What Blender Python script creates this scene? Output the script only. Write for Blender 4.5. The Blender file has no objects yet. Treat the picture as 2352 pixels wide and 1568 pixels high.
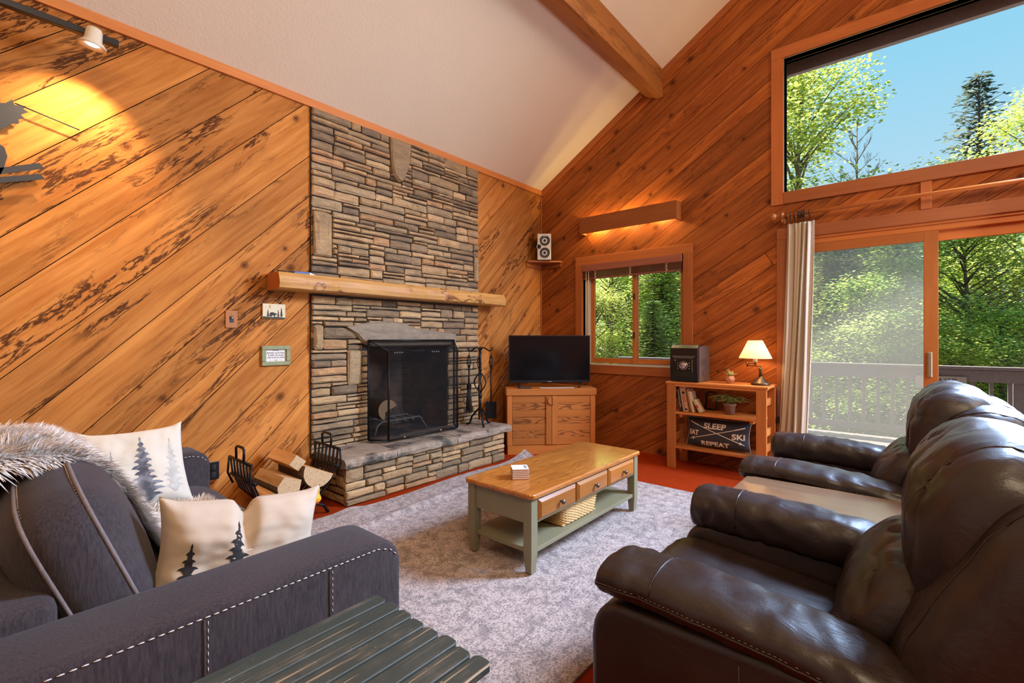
import bpy, bmesh, math, random
from mathutils import Vector, Matrix, noise as mnoise
from math import pi, sin, cos, radians as R
SC = bpy.context.scene
COL = SC.collection
V = Vector

# ------------------------------------------------------------------ mesh builder
class MB:
    def __init__(s):
        s.v = []; s.f = []; s.sm = []; s.mi = []; s.uv = {}; s.col = {}
    def add(s, vs, fs, smooth=False, mi=0, M=None, uvs=None, col=None):
        b = len(s.v)
        for p in vs:
            p = V(p)
            s.v.append(M @ p if M else p)
        for k, f in enumerate(fs):
            i = len(s.f)
            s.f.append([b + j for j in f]); s.sm.append(smooth); s.mi.append(mi)
            if uvs: s.uv[i] = [uvs[j] for j in f]
            if col is not None: s.col[i] = col
        return s
    def bm(s, bm, smooth=False, mi=0, M=None):
        bm.verts.index_update()
        s.add([v.co.copy() for v in bm.verts], [[v.index for v in f.verts] for f in bm.faces], smooth, mi, M)
        bm.free(); return s
    def box(s, x0, x1, y0, y1, z0, z1, bev=0.0, seg=2, mi=0, M=None, smooth=False):
        bm = bmesh.new(); bmesh.ops.create_cube(bm, size=1.0)
        for v in bm.verts:
            v.co = V(((x0 + x1) / 2 + v.co.x * (x1 - x0), (y0 + y1) / 2 + v.co.y * (y1 - y0), (z0 + z1) / 2 + v.co.z * (z1 - z0)))
        if bev > 0:
            bmesh.ops.bevel(bm, geom=list(bm.edges), offset=min(bev, .49 * min(abs(x1 - x0), abs(y1 - y0), abs(z1 - z0))), segments=seg, profile=.5, affect='EDGES')
        return s.bm(bm, smooth, mi, M)
    def prism(s, pts, axis, a, b, bev=0.0, mi=0, M=None, smooth=False, seg=2):
        # pts 2D polygon extruded along axis ('x','y','z') from a to b
        def mk(p, h):
            if axis == 'x': return (h, p[0], p[1])
            if axis == 'y': return (p[0], h, p[1])
            return (p[0], p[1], h)
        n = len(pts); bm = bmesh.new()
        lo = [bm.verts.new(mk(p, a)) for p in pts]; hi = [bm.verts.new(mk(p, b)) for p in pts]
        bm.faces.new(lo[::-1]); bm.faces.new(hi)
        for i in range(n): bm.faces.new((lo[i], lo[(i + 1) % n], hi[(i + 1) % n], hi[i]))
        bmesh.ops.recalc_face_normals(bm, faces=bm.faces)
        if bev > 0: bmesh.ops.bevel(bm, geom=list(bm.edges), offset=bev, segments=seg, profile=.5, affect='EDGES')
        return s.bm(bm, smooth, mi, M)
    def tube(s, path, r, n=8, cap=True, mi=0, closed=False, sq=None, M=None, smooth=True):
        # path of points, r radius or list; sq=(wscale,hscale)
        P = [V(p) for p in path]; m = len(P)
        rr = r if isinstance(r, (list, tuple)) else [r] * m
        T = []
        for i in range(m):
            if closed: t = P[(i + 1) % m] - P[i - 1]
            else: t = P[min(i + 1, m - 1)] - P[max(i - 1, 0)]
            T.append(t.normalized() if t.length > 1e-9 else V((0, 0, 1)))
        up = V((0, 0, 1)) if abs(T[0].z) < .9 else V((1, 0, 0))
        N = (up - T[0] * up.dot(T[0])).normalized(); vs = []; fs = []
        for i in range(m):
            if i > 0:
                N = N - T[i] * N.dot(T[i])
                N = N.normalized() if N.length > 1e-6 else N
            B = T[i].cross(N)
            for k in range(n):
                a = 2 * pi * k / n + (pi / n if n == 4 else 0)
                w = (sq or (1, 1))
                vs.append(P[i] + N * (cos(a) * rr[i] * w[0]) + B * (sin(a) * rr[i] * w[1]))
        for i in range(m if closed else m - 1):
            j = (i + 1) % m
            for k in range(n):
                l = (k + 1) % n
                fs.append((i * n + k, i * n + l, j * n + l, j * n + k))
        if cap and not closed:
            fs.append(tuple(range(n))[::-1]); fs.append(tuple((m - 1) * n + k for k in range(n)))
        return s.add(vs, fs, smooth, mi, M)
    def lathe(s, prof, n=24, c=(0, 0, 0), mi=0, M=None, smooth=True, cap=True):
        vs = []; fs = []; m = len(prof)
        for r, z in prof:
            for k in range(n):
                a = 2 * pi * k / n; vs.append((c[0] + r * cos(a), c[1] + r * sin(a), c[2] + z))
        for i in range(m - 1):
            for k in range(n):
                l = (k + 1) % n; fs.append((i * n + k, i * n + l, (i + 1) * n + l, (i + 1) * n + k))
        if cap:
            if prof[0][0] > 1e-4: fs.append(tuple(range(n))[::-1])
            if prof[-1][0] > 1e-4: fs.append(tuple((m - 1) * n + k for k in range(n)))
        return s.add(vs, fs, smooth, mi, M)
    def grid(s, fn, nu, nv, smooth=True, mi=0, M=None, wrapu=False, uv=False):
        vs = [fn(i / (nu if wrapu else nu - 1), j / (nv - 1)) for j in range(nv) for i in range(nu)]
        fs = []
        for j in range(nv - 1):
            for i in range(nu if wrapu else nu - 1):
                k = (i + 1) % nu
                fs.append((j * nu + i, j * nu + k, (j + 1) * nu + k, (j + 1) * nu + i))
        uvs = [(i / (nu - 1), j / (nv - 1)) for j in range(nv) for i in range(nu)] if uv else None
        return s.add(vs, fs, smooth, mi, M, uvs)
    def mesh(s, name, mats, M=None):
        me = bpy.data.meshes.new(name)
        vs = [(M @ p if M else p) for p in s.v]
        me.from_pydata([tuple(p) for p in vs], [], s.f)
        for i, p in enumerate(me.polygons):
            p.use_smooth = s.sm[i]; p.material_index = s.mi[i]
        if s.uv:
            ul = me.uv_layers.new(name='UVMap')
            for i, p in enumerate(me.polygons):
                u = s.uv.get(i)
                if u:
                    for k, li in enumerate(p.loop_indices): ul.data[li].uv = u[k]
        if s.col:
            at = me.attributes.new('rnd', 'FLOAT_COLOR', 'FACE')
            for i in range(len(me.polygons)):
                c = s.col.get(i, (.5, .5, .5)); at.data[i].color = (c[0], c[1], c[2], 1)
        for m in mats: me.materials.append(m)
        me.update(); return me

WM = {}
def props(o, label=None, cat=None, group=None, kind=None):
    if label: o['label'] = label
    if cat: o['category'] = cat
    if group: o['group'] = group
    if kind: o['kind'] = kind
    return o
def thing(name, loc, label, cat, group=None, rz=0.0, kind=None):
    o = bpy.data.objects.new(name, None); COL.objects.link(o)
    o.empty_display_size = .05
    o.location = loc; o.rotation_euler = (0, 0, rz)
    WM[o] = Matrix.Translation(V(loc)) @ Matrix.Rotation(rz, 4, 'Z')
    return props(o, label, cat, group, kind)
def obj(name, mb, mat, parent=None, world=False, label=None):
    """one mesh object. parent given: child; world=True: verts are in world coords"""
    mats = mat if isinstance(mat, (list, tuple)) else [mat]
    M = None
    if parent is not None and world: M = WM[parent].inverted()
    me = mb.mesh(name, mats, M)
    o = bpy.data.objects.new(name, me); COL.objects.link(o)
    if parent is not None:
        o.parent = parent; WM[o] = WM[parent].copy()
    else: WM[o] = Matrix.Identity(4)
    if label: o['label'] = label
    return o
def solo(name, mb, mat, label, cat, group=None, kind=None):
    """a thing that is one mesh, verts in world coords, origin at its base"""
    lo = V((min(p.x for p in mb.v), min(p.y for p in mb.v), min(p.z for p in mb.v)))
    hi = V((max(p.x for p in mb.v), max(p.y for p in mb.v), max(p.z for p in mb.v)))
    c = V(((lo.x + hi.x) / 2, (lo.y + hi.y) / 2, lo.z))
    mats = mat if isinstance(mat, (list, tuple)) else [mat]
    o = bpy.data.objects.new(name, mb.mesh(name, mats, Matrix.Translation(-c))); COL.objects.link(o)
    o.location = c; WM[o] = Matrix.Translation(c)
    return props(o, label, cat, group, kind)
def struct(name, mb, mat, parent=None, label=None):
    o = obj(name, mb, mat, parent, world=parent is not None)
    if parent is None: o['kind'] = 'structure'
    if label: o['label'] = label
    return o
def copy_tree(o, parent=None):
    c = o.copy(); COL.objects.link(c)
    if parent is not None: c.parent = parent
    for ch in list(o.children): copy_tree(ch, c)
    return c
def add_mod_sub(o, lv=1):
    m = o.modifiers.new('sub', 'SUBSURF'); m.levels = lv; m.render_levels = lv; return o

# ------------------------------------------------------------------ node helper
class NT:
    def __init__(s, name):
        s.m = bpy.data.materials.new(name); s.m.use_nodes = True
        s.t = s.m.node_tree; s.t.nodes.clear()
        s.out = s.t.nodes.new('ShaderNodeOutputMaterial')
    def n(s, typ, props=None, **ins):
        nd = s.t.nodes.new('ShaderNode' + typ)
        for k, v in (props or {}).items(): setattr(nd, k, v)
        for k, v in ins.items(): s.set(nd, k, v)
        return nd
    def set(s, nd, k, v):
        key = k.replace('_', ' ')
        if key.isdigit(): sk = nd.inputs[int(key)]
        elif key.startswith('i') and key[1:].isdigit(): sk = nd.inputs[int(key[1:])]
        else: sk = nd.inputs[key]
        if hasattr(v, 'is_output') or isinstance(v, bpy.types.NodeSocket): s.t.links.new(v, sk)
        else:
            if sk.type == 'RGBA' and not isinstance(v, (int, float)) and len(v) == 3: v = (*v, 1)
            sk.default_value = v
    def math(s, op, a, b=None, c=None, clamp=False):
        nd = s.n('Math', {'operation': op, 'use_clamp': clamp}, i0=a)
        if b is not None: s.set(nd, 'i1', b)
        if c is not None: s.set(nd, 'i2', c)
        return nd.outputs[0]
    def mix(s, f, a, b, bl='MIX'):
        nd = s.t.nodes.new('ShaderNodeMix'); nd.data_type = 'RGBA'; nd.blend_type = bl
        for k, v in ((0, f), (6, a), (7, b)):
            sk = nd.inputs[k]
            if isinstance(v, bpy.types.NodeSocket): s.t.links.new(v, sk)
            else:
                if sk.type == 'RGBA' and len(v) == 3: v = (*v, 1)
                sk.default_value = v
        return nd.outputs[2]
    def ramp(s, f, stops, interp='LINEAR'):
        nd = s.t.nodes.new('ShaderNodeValToRGB'); cr = nd.color_ramp; cr.interpolation = interp
        while len(cr.elements) < len(stops): cr.elements.new(.5)
        for e, (p, c) in zip(cr.elements, stops):
            e.position = p; e.color = (*c, 1) if not isinstance(c, (int, float)) else (c, c, c, 1)
        s.t.links.new(f, nd.inputs[0]); return nd.outputs[0]
    def noise(s, vec, scale, detail=3, rough=.55, dist=0.0):
        nd = s.n('TexNoise', None, Scale=scale, Detail=detail, Roughness=rough, Distortion=dist)
        if vec is not None: s.t.links.new(vec, nd.inputs['Vector'])
        return nd.outputs[0]
    def voro(s, vec, scale, feature='F1', out='Distance', rnd=1.0):
        nd = s.n('TexVoronoi', {'feature': feature}, Scale=scale, Randomness=rnd)
        if vec is not None: s.t.links.new(vec, nd.inputs['Vector'])
        return nd.outputs[out]
    def mapv(s, vec, scale=(1, 1, 1), loc=(0, 0, 0), rot=(0, 0, 0)):
        return s.n('Mapping', None, Vector=vec, Scale=scale, Location=loc, Rotation=rot).outputs[0]
    def coord(s, which='Object'): return s.n('TexCoord').outputs[which]
    def bump(s, h, st=.3, dist=.01, normal=None):
        nd = s.n('Bump', None, Height=h, Strength=st, Distance=dist)
        if normal is not None: s.t.links.new(normal, nd.inputs['Normal'])
        return nd.outputs[0]
    def pbsdf(s, col, rough=.5, metal=0.0, normal=None, **kw):
        b = s.n('BsdfPrincipled', None, Base_Color=col, Roughness=rough, Metallic=metal, **kw)
        if normal is not None: s.t.links.new(normal, b.inputs['Normal'])
        s.t.links.new(b.outputs[0], s.out.inputs[0]); s.b = b
        return s.m
def plain(name, col, rough=.5, metal=0.0, bump=0.0, bscale=60, var=.12, **kw):
    """simple procedural: colour with slight mottling and bump"""
    t = NT(name); c = t.coord()
    nz = t.noise(c, bscale, 4)
    cc = t.mix(nz, [x * (1 - var) for x in col], [min(1, x * (1 + var)) for x in col])
    nm = t.bump(nz, bump, .004) if bump else None
    return t.pbsdf(cc, rough, metal, nm, **kw)

def wood(name, lo, hi, dark, axis=None, knots=.5, spalt=0.0, saw=0.0, rough=.55, coat=0.0, grain=1.0, flame=0.0, scale=1.0, bump=.12, var=.25, spec=.3, con=1.0):
    """wood: axis None = UV map (u along the board, v across, metres) with per-board attribute rnd; else 'x','y','z' grain in object space"""
    t = NT(name)
    if axis is None:
        uv = t.n('UVMap').outputs[0]
        at = t.n('Attribute', {'attribute_name': 'rnd'})
        rc = t.n('SeparateColor', None, Color=at.outputs['Color'])
        off = t.n('VectorMath', {'operation': 'SCALE'}, i0=at.outputs['Color'], Scale=37.0).outputs[0]
        vec = t.n('VectorMath', {'operation': 'ADD'}, i0=uv, i1=off).outputs[0]
        rnd = rc.outputs[0]; rnd2 = rc.outputs[1]
    else:
        oc = t.coord()
        oi = t.n('ObjectInfo')
        sp = t.n('SeparateXYZ', None, Vector=oc)
        o = {'x': (0, 1, 2), 'y': (1, 0, 2), 'z': (2, 0, 1)}[axis]
        cv = t.n('CombineXYZ', None, X=sp.outputs[o[0]], Y=sp.outputs[o[1]], Z=sp.outputs[o[2]]).outputs[0]
        lo3 = t.n('VectorMath', {'operation': 'SCALE'}, i0=oi.outputs['Random'], Scale=1.0)
        off = t.n('CombineXYZ', None, X=t.math('MULTIPLY', oi.outputs['Random'], 13.0), Y=t.math('MULTIPLY', oi.outputs['Random'], 7.0)).outputs[0]
        vec = t.n('VectorMath', {'operation': 'ADD'}, i0=cv, i1=off).outputs[0]
        rnd = oi.outputs['Random']; rnd2 = rnd
    s = scale
    g1 = t.noise(t.mapv(vec, (1.6 * s, 26 * s, 26 * s)), 1.0, 5, .6, .6)
    g2 = t.noise(t.mapv(vec, (.9 * s, 5 * s, 5 * s)), 1.0, 3, .5, .8)
    base = t.ramp(g1, [(.5 - .22 / con, lo), (.5 + .22 / con, hi)])
    base = t.mix(t.math('MULTIPLY', g2, .55), base, t.mix(.5, lo, dark), 'MIX')
    if flame > 0:
        fn_ = t.noise(t.mapv(vec, (1.3 * s, 7.5 * s, 7.5 * s)), 1.0, 2, .45, .3)
        fl = t.ramp(t.math('MULTIPLY_ADD', t.math('SINE', t.math('MULTIPLY', fn_, 95.0)), .5, .5), [(.55, 0.0), (.92, 1.0)])
        base = t.mix(t.math('MULTIPLY', fl, flame), base, dark)
    br = t.math('MULTIPLY_ADD', rnd, var * 2, 1 - var)
    base = t.mix(1.0, base, t.n('CombineColor', None, Red=br, Green=br, Blue=br).outputs[0], 'MULTIPLY')
    h = g1
    if spalt > 0:
        nv = t.noise(t.mapv(vec, (.85 * s, 5.4 * s, 3)), 1.0, 7, .66, .35)
        d = t.math('ABSOLUTE', t.math('SUBTRACT', nv, .5))
        line = t.ramp(d, [(0.0, 1.0), (.011, .85), (.022, 0.0)])
        msk = t.ramp(t.noise(t.mapv(vec, (.8 * s, 2.6 * s, 2)), 1.0, 2, .5, .3), [(.42, 0.0), (.56, 1.0)])
        blot = t.ramp(t.noise(t.mapv(vec, (3.0 * s, 16 * s, 9)), 1.0, 6, .72, .5), [(.56, 0.0), (.72, 1.0)])
        msk2 = t.ramp(t.noise(t.mapv(vec, (1.0 * s, 3.2 * s, 7), (3.1, 1.7, 0)), 1.0, 2), [(.46, 0.0), (.64, 1.0)])
        a = t.math('MULTIPLY', line, msk); b2 = t.math('MULTIPLY', t.math('MULTIPLY', blot, msk2), .7)
        f = t.math('MULTIPLY', t.math('MAXIMUM', a, b2), spalt, clamp=True)
        base = t.mix(f, base, dark)
    if knots > 0:
        kv = t.mapv(vec, (3.1 * s, 3.7 * s, 3))
        nd = t.n('TexVoronoi', {'feature': 'F1', 'voronoi_dimensions': '2D' if axis is None else '3D'}, Scale=1.0, Randomness=.9); t.t.links.new(kv, nd.inputs['Vector'])
        sc_ = t.n('SeparateColor', None, Color=nd.outputs['Color'])
        dist = t.math('ADD', nd.outputs['Distance'], t.math('MULTIPLY', t.math('SUBTRACT', t.noise(vec, 30, 3), .5), .05))
        sel = t.math('GREATER_THAN', sc_.outputs[0], 1 - knots)
        dd = t.math('DIVIDE', dist, t.math('MULTIPLY_ADD', sc_.outputs[1], .9, .45))
        k1 = t.ramp(dd, [(0.0, .85), (.035, 1.0), (.055, .55), (.075, .75), (.10, .22), (.22, 0.0)])
        base = t.mix(t.math('MULTIPLY', t.math('MULTIPLY', k1, sel), .92), base, dark)
    if saw > 0:
        sv = t.n('TexWave', {'wave_type': 'BANDS', 'bands_direction': 'X'}, Scale=1.0, Distortion=4.0, Detail=3.0, Detail_Scale=1.5)
        t.t.links.new(t.mapv(vec, (36, 5, 3), rot=(0, 0, .2)), sv.inputs['Vector'])
        sm = t.ramp(t.noise(t.mapv(vec, (1.2, 2.5, 1)), 1.0, 2), [(.46, 0.0), (.68, 1.0)])
        sw = t.math('MULTIPLY', t.math('MULTIPLY', sv.outputs[1], sm), saw)
        base = t.mix(sw, base, t.mix(.6, base, dark))
        h = t.math('ADD', g1, t.math('MULTIPLY', sw, .6))
    kw = {'Specular_IOR_Level': spec}
    if coat > 0: kw = {'Coat_Weight': coat, 'Coat_Roughness': .12, 'Specular_IOR_Level': .5}
    return t.pbsdf(base, rough, 0, t.bump(h, bump, .004), **kw)
# ------------------------------------------------------------------ layout constants (metres; chimney wall y=YW, window wall x=XW)
XW, YW = 5.05, 3.77
ZC = 3.255                     # ceiling spring line on the chimney wall
SL = .607                      # ceiling slope per metre of -y
YR = -.75                      # ridge
XB, YB = -2.4, -4.6            # walls behind the camera
def zceil(y): return ZC + SL * (YW - y) if y >= YR else ZC + SL * (YW - YR) - SL * (YR - y)

M_PINE = wood('spalted_pine', (.42, .128, .020), (.67, .262, .058), (.070, .020, .005), knots=.16, spalt=1.0, saw=.5, rough=.75, bump=.35, var=.17, spec=.12, con=1.3)
M_CEDAR = wood('cedar_boards', (.29, .070, .012), (.50, .150, .028), (.055, .012, .003), knots=.38, spalt=.45, saw=.5, rough=.6, bump=.3, var=.26, spec=.2, con=1.4)
M_TRIM_X = wood('trim_wood_x', (.50, .15, .03), (.62, .22, .05), (.12, .03, .01), 'x', knots=.3, rough=.5)
M_TRIM_Y = wood('trim_wood_y', (.42, .115, .028), (.54, .17, .045), (.10, .025, .008), 'y', knots=.3, rough=.45, saw=.3)
M_TRIM_Z = wood('trim_wood_z', (.42, .115, .028), (.54, .17, .045), (.10, .025, .008), 'z', knots=.3, rough=.45, saw=.3)
M_DOORW_Y = wood('door_wood_y', (.52, .15, .03), (.62, .21, .045), (.16, .04, .01), 'y', knots=0, rough=.4)
M_DOORW_Z = wood('door_wood_z', (.52, .15, .03), (.62, .21, .045), (.16, .04, .01), 'z', knots=0, rough=.4)
M_GROOVE = plain('groove_dark', (.035, .012, .004), .9)
M_BLACK = plain('black_plastic', (.008, .008, .009), .35)
M_IRON = plain('black_iron', (.012, .011, .011), .45, .6, .2, 90)

def ceiling_mat():
    t = NT('ceiling_plaster'); c = t.coord()
    n = t.noise(c, 55, 4, .6)
    col = t.mix(t.noise(c, 2.0, 2), (.80, .65, .455), (.84, .69, .49))
    return t.pbsdf(col, .9, 0, t.bump(n, .45, .006))
M_CEIL = ceiling_mat()
def carpet_mat():
    t = NT('red_carpet'); c = t.coord()
    n = t.noise(c, 260, 4, .7); n2 = t.noise(c, 14, 4, .6)
    col = t.mix(n2, (.38, .034, .004), (.58, .066, .008))
    col = t.mix(t.math('MULTIPLY', n, .55), col, (.24, .018, .003))
    return t.pbsdf(col, .95, 0, t.bump(n, .9, .01), Specular_IOR_Level=.05)
M_CARPET = carpet_mat()

# ---------------- polygon clipping (convex) for the boarded walls
def clip(poly, a, b, c):
    """keep a*x+b*y<=c"""
    out = []
    for i in range(len(poly)):
        p, q = poly[i], poly[(i + 1) % len(poly)]
        dp = a * p[0] + b * p[1] - c; dq = a * q[0] + b * q[1] - c
        if dp <= 0: out.append(p)
        if (dp < 0 < dq) or (dq < 0 < dp):
            s = dp / (dp - dq); out.append((p[0] + s * (q[0] - p[0]), p[1] + s * (q[1] - p[1])))
    return out
def boarded(mb, regions, ang, widths, place, seed, gap=.0045, joints=0.0, c0=-12.0, seams=None):
    """boards running at angle ang over convex regions; uv in metres along/across the board"""
    rg = random.Random(seed); d = (cos(ang), sin(ang)); n = (-sin(ang), cos(ang))
    c = c0
    while c < 12.0:
        w = rg.choice(widths) * rg.uniform(.96, 1.04)
        nx_ = [q for q in (seams or []) if q > c + .05]
        if nx_ and nx_[0] - c < .34: w = nx_[0] - c
        elif nx_ and nx_[0] - c < .6: w = (nx_[0] - c) / 2
        segs = [(-20.0, 20.0)]
        if joints and rg.random() < joints:
            cut = rg.uniform(-4, 4); segs = [(-20, cut), (cut, 20)]
        for (s0, s1) in segs:
            col = (rg.random(), rg.random(), rg.random())
            for reg in regions:
                p = clip(reg, n[0], n[1], c + w - gap / 2)
                if len(p) > 2: p = clip(p, -n[0], -n[1], -(c + gap / 2))
                if len(p) > 2: p = clip(p, d[0], d[1], s1 - gap / 2)
                if len(p) > 2: p = clip(p, -d[0], -d[1], -(s0 + gap / 2))
                if len(p) < 3: continue
                ar = sum(p[i][0] * p[(i + 1) % len(p)][1] - p[(i + 1) % len(p)][0] * p[i][1] for i in range(len(p)))
                if abs(ar) < 1e-6: continue
                uvs = [(q[0] * d[0] + q[1] * d[1], q[0] * n[0] + q[1] * n[1] - c) for q in p]
                mb.add([place(q) for q in p], [tuple(range(len(p)))], False, 0, None, uvs, col)
        c += w

# ---------------- chimney wall (y = YW), with the firebox hole x 2.40..3.38
FX0, FX1, FZ1 = 2.42, 3.36, 1.215
mb = MB()
boarded(mb, [[(XB, 0), (FX0, 0), (FX0, ZC), (XB, ZC)], [(FX1, 0), (XW, 0), (XW, ZC), (FX1, ZC)], [(FX0, FZ1), (FX1, FZ1), (FX1, ZC), (FX0, ZC)]],
        R(45), [.25, .25, .265, .235], lambda q: (q[0], YW, q[1]), 5, joints=.0, seams=[q / math.sqrt(2) for q in (.25, .6, .93, 1.38, 1.70, 2.055, 2.41, 2.70, 3.0)])
wl = struct('wall_chimney', mb, M_PINE)
mb = MB()
for x0, x1, z0, z1 in ((XB, FX0, 0, ZC), (FX1, XW + .15, 0, ZC), (FX0, FX1, FZ1, ZC)): mb.box(x0, x1, YW + .012, YW + .14, z0, z1)
struct('backing', mb, M_GROOVE, wl)

# ---------------- window wall (x = XW); openings: window_1, window_2, door_1
W1 = (1.86, 3.12, .975, 2.21)          # y0,y1,z0,z1
W2 = (-2.4, .912, 2.675, 3.945)
D1 = (-1.95, .877, 0.0, 2.235)
def wall_regions():
    T = lambda y: zceil(y)
    reg = []
    reg.append([(W1[1], 0), (YW, 0), (YW, T(YW)), (W1[1], T(W1[1]))])
    reg.append([(W1[0], 0), (W1[1], 0), (W1[1], W1[2]), (W1[0], W1[2])])
    reg.append([(W1[0], W1[3]), (W1[1], W1[3]), (W1[1], T(W1[1])), (W1[0], T(W1[0]))])
    reg.append([(W2[1], 0), (W1[0], 0), (W1[0], T(W1[0])), (W2[1], T(W2[1]))])
    reg.append([(D1[1], 0), (W2[1], 0), (W2[1], W2[2]), (D1[1], W2[2])])
    reg.append([(D1[0], D1[3]), (D1[1], D1[3]), (D1[1], W2[2]), (D1[0], W2[2])])
    reg.append([(YR, W2[3]), (W2[1], W2[3]), (W2[1], T(W2[1])), (YR, T(YR))])
    reg.append([(W2[0], W2[3]), (YR, W2[3]), (YR, T(YR)), (W2[0], T(W2[0]))])
    reg.append([(W2[0], 0), (D1[0], 0), (D1[0], W2[2]), (W2[0], W2[2])])
    reg.append([(YB, 0), (W2[0], 0), (W2[0], T(W2[0])), (YB, T(YB))])
    return reg
regs = wall_regions()
mb = MB()
boarded(mb, [[(-p[0], p[1]) for p in r] for r in regs], math.atan(SL), [.185, .235, .14, .185, .21], lambda q: (XW, -q[0], q[1]), 11, joints=.45)
ww = struct('wall_window', mb, M_CEDAR)
mb = MB()
for r in regs: mb.prism(r, 'x', XW + .012, XW + .15)
struct('backing', mb, M_GROOVE, ww)
# exterior eave above the high window (its soffit shows in the glass)

# ---------------- floor, ceiling, walls behind the camera
mb = MB(); mb.box(XB, XW + .15, YB, YW + .14, -.12, 0)
struct('floor', mb, M_CARPET)
mb = MB()
pts = [(YW + .6, zceil(YW) - SL * .6), (YW + .6, zceil(YW) - SL * .6 + .2), (YR, zceil(YR) + .2), (YB - .3, zceil(YB - .3) + .2), (YB - .3, zceil(YB - .3)), (YR, zceil(YR))]
mb.prism([pts[0], pts[1], pts[2], pts[5]], 'x', XB - .1, XW + .75)
mb.prism([pts[5], pts[2], pts[3], pts[4]], 'x', XB - .1, XW + .75)
struct('ceiling', mb, M_CEIL)
mb = MB()
mb.prism([(YB, 0), (YW + .14, 0), (YW + .14, zceil(YW)), (YR, zceil(YR)), (YB, zceil(YB))], 'x', XB - .12, XB)
struct('wall_behind', mb, plain('cream_plaster', (.66, .50, .34), .8, 0, .1))
mb = MB(); mb.box(XB, XW + .15, YB - .12, YB, 0, zceil(YB) + .05)
struct('wall_back', mb, plain('tan_plaster', (.62, .44, .28), .8, 0, .1))

# ---------------- ceiling trims
mb = MB(); mb.box(XB, XW, YW - .022, YW, ZC - .055, ZC + .012, .003)
struct('trim_1', mb, M_TRIM_X)
def slope_bar(mb, y0, y1, x0, x1, dz0, dz1):
    mb.prism([(y0, zceil(y0) + dz0), (y1, zceil(y1) + dz0), (y1, zceil(y1) + dz1), (y0, zceil(y0) + dz1)], 'x', x0, x1, .002)
mb = MB(); slope_bar(mb, 2.33, YW - .02, XW - .022, XW, -.075, .0); slope_bar(mb, YR, 2.09, XW - .022, XW, -.075, .0)
struct('trim_2', mb, M_TRIM_Y)
mb = MB(); mb.box(XW - .018, XW, YW - .018, YW, 0, ZC - .06, .004)
struct('trim_3', mb, M_TRIM_Z)
# roof purlin
mb = MB()
yb0, yb1 = 2.088, 2.30
bm = bmesh.new()
mb.prism([(yb1, zceil(yb1) + .02), (yb1, zceil(yb1) - .10), (yb1 - .135, 3.975), (yb0, 3.975), (yb0, zceil(yb0) + .02)], 'x', XB, XW, .004)
o = solo('ceiling_beam', mb, wood('beam_wood', (.50, .17, .035), (.66, .26, .06), (.13, .035, .01), 'x', knots=.35, spalt=.5, rough=.55, scale=.7), 'long honey coloured timber beam running under the sloped ceiling', 'beam', kind='structure')

# ---------------- window_1 : small slider with casing
def casing(parent, y0, y1, z0, z1, w, x, d, mats, bottom=True, top=True):
    """picture-frame casing boards around an opening, projecting from the wall into the room"""
    if top:
        mb = MB(); mb.box(x - d, x, y0 - w, y1 + w, z1, z1 + w, .003); struct('casing', mb, mats[0], parent)
    if bottom:
        mb = MB(); mb.box(x - d, x, y0 - w, y1 + w, z0 - w, z0, .003); struct('casing', mb, mats[0], parent)
    for a, b in ((y0 - w, y0), (y1, y1 + w)):
        mb = MB(); mb.box(x - d, x, a, b, z0, z1, .003); struct('casing', mb, mats[1], parent)
def glass_mat():
    t = NT('window_glass')
    tr = t.n('BsdfTransparent', None, Color=(.97, .985, .98)); gl = t.n('BsdfGlossy', None, Color=(1, 1, 1), Roughness=.02)
    lw = t.n('LayerWeight', None, Blend=.12)
    mx = t.n('MixShader', None, i0=t.math('MULTIPLY', lw.outputs['Fresnel'], .55), i1=tr.outputs[0], i2=gl.outputs[0])
    t.t.links.new(mx.outputs[0], t.out.inputs[0]); return t.m
M_GLASS = glass_mat()
def win_root(name, loc, label, cat):
    o = thing(name, loc, label, cat, kind='structure'); return o
w1 = win_root('window_1', (XW, (W1[0] + W1[1]) / 2, W1[2]), 'small sliding window with wooden frame between television and stereo', 'window')
casing(w1, *W1, .1, XW, .022, (M_TRIM_Y, M_TRIM_Z))
mb = MB(); y0, y1, z0, z1 = W1
mb.box(XW, XW + .14, y0 - .012, y0, z0, z1); mb.box(XW, XW + .14, y1, y1 + .012, z0, z1); mb.box(XW, XW + .14, y0, y1, z1, z1 + .012); mb.box(XW, XW + .14, y0, y1, z0 - .012, z0)
struct('jamb', mb, M_TRIM_Z, w1)
M_VINYL = plain('cream_vinyl', (.62, .53, .38), .4)
mb = MB(); mb.box(XW - .024, XW + .1, y0, y1, z0, z0 + .016, .002); mb.box(XW + .02, XW + .1, y1 - .075, y1 - .02, z0, z1, .003)
struct('sill', mb, M_VINYL, w1, label='pale cream sill strip and side track')
def sash(parent, y0, y1, z0, z1, x0, x1, st, rail, mats=(None, None), name='sash', pane=True, pm=None):
    mb = MB(); mb.box(x0, x1, y0, y0 + st, z0, z1, .003); mb.box(x0, x1, y1 - st, y1, z0, z1, .003)
    mb.box(x0, x1, y0 + st, y1 - st, z0, z0 + rail, .003, mi=1); mb.box(x0, x1, y0 + st, y1 - st, z1 - rail, z1, .003, mi=1)
    s = struct(name, mb, [M_DOORW_Z, M_DOORW_Y], parent)
    if pane:
        mb = MB(); xm = (x0 + x1) / 2; mb.box(xm - .003, xm + .003, y0 + st, y1 - st, z0 + rail, z1 - rail)
        struct('pane', mb, pm or M_GLASS, s)
    return s
sash(w1, 1.86, 2.47, 1.0, 2.19, XW + .03, XW + .065, .045, .06)
sash(w1, 2.42, 3.045, 1.0, 2.19, XW + .068, XW + .1, .05, .06)
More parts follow.
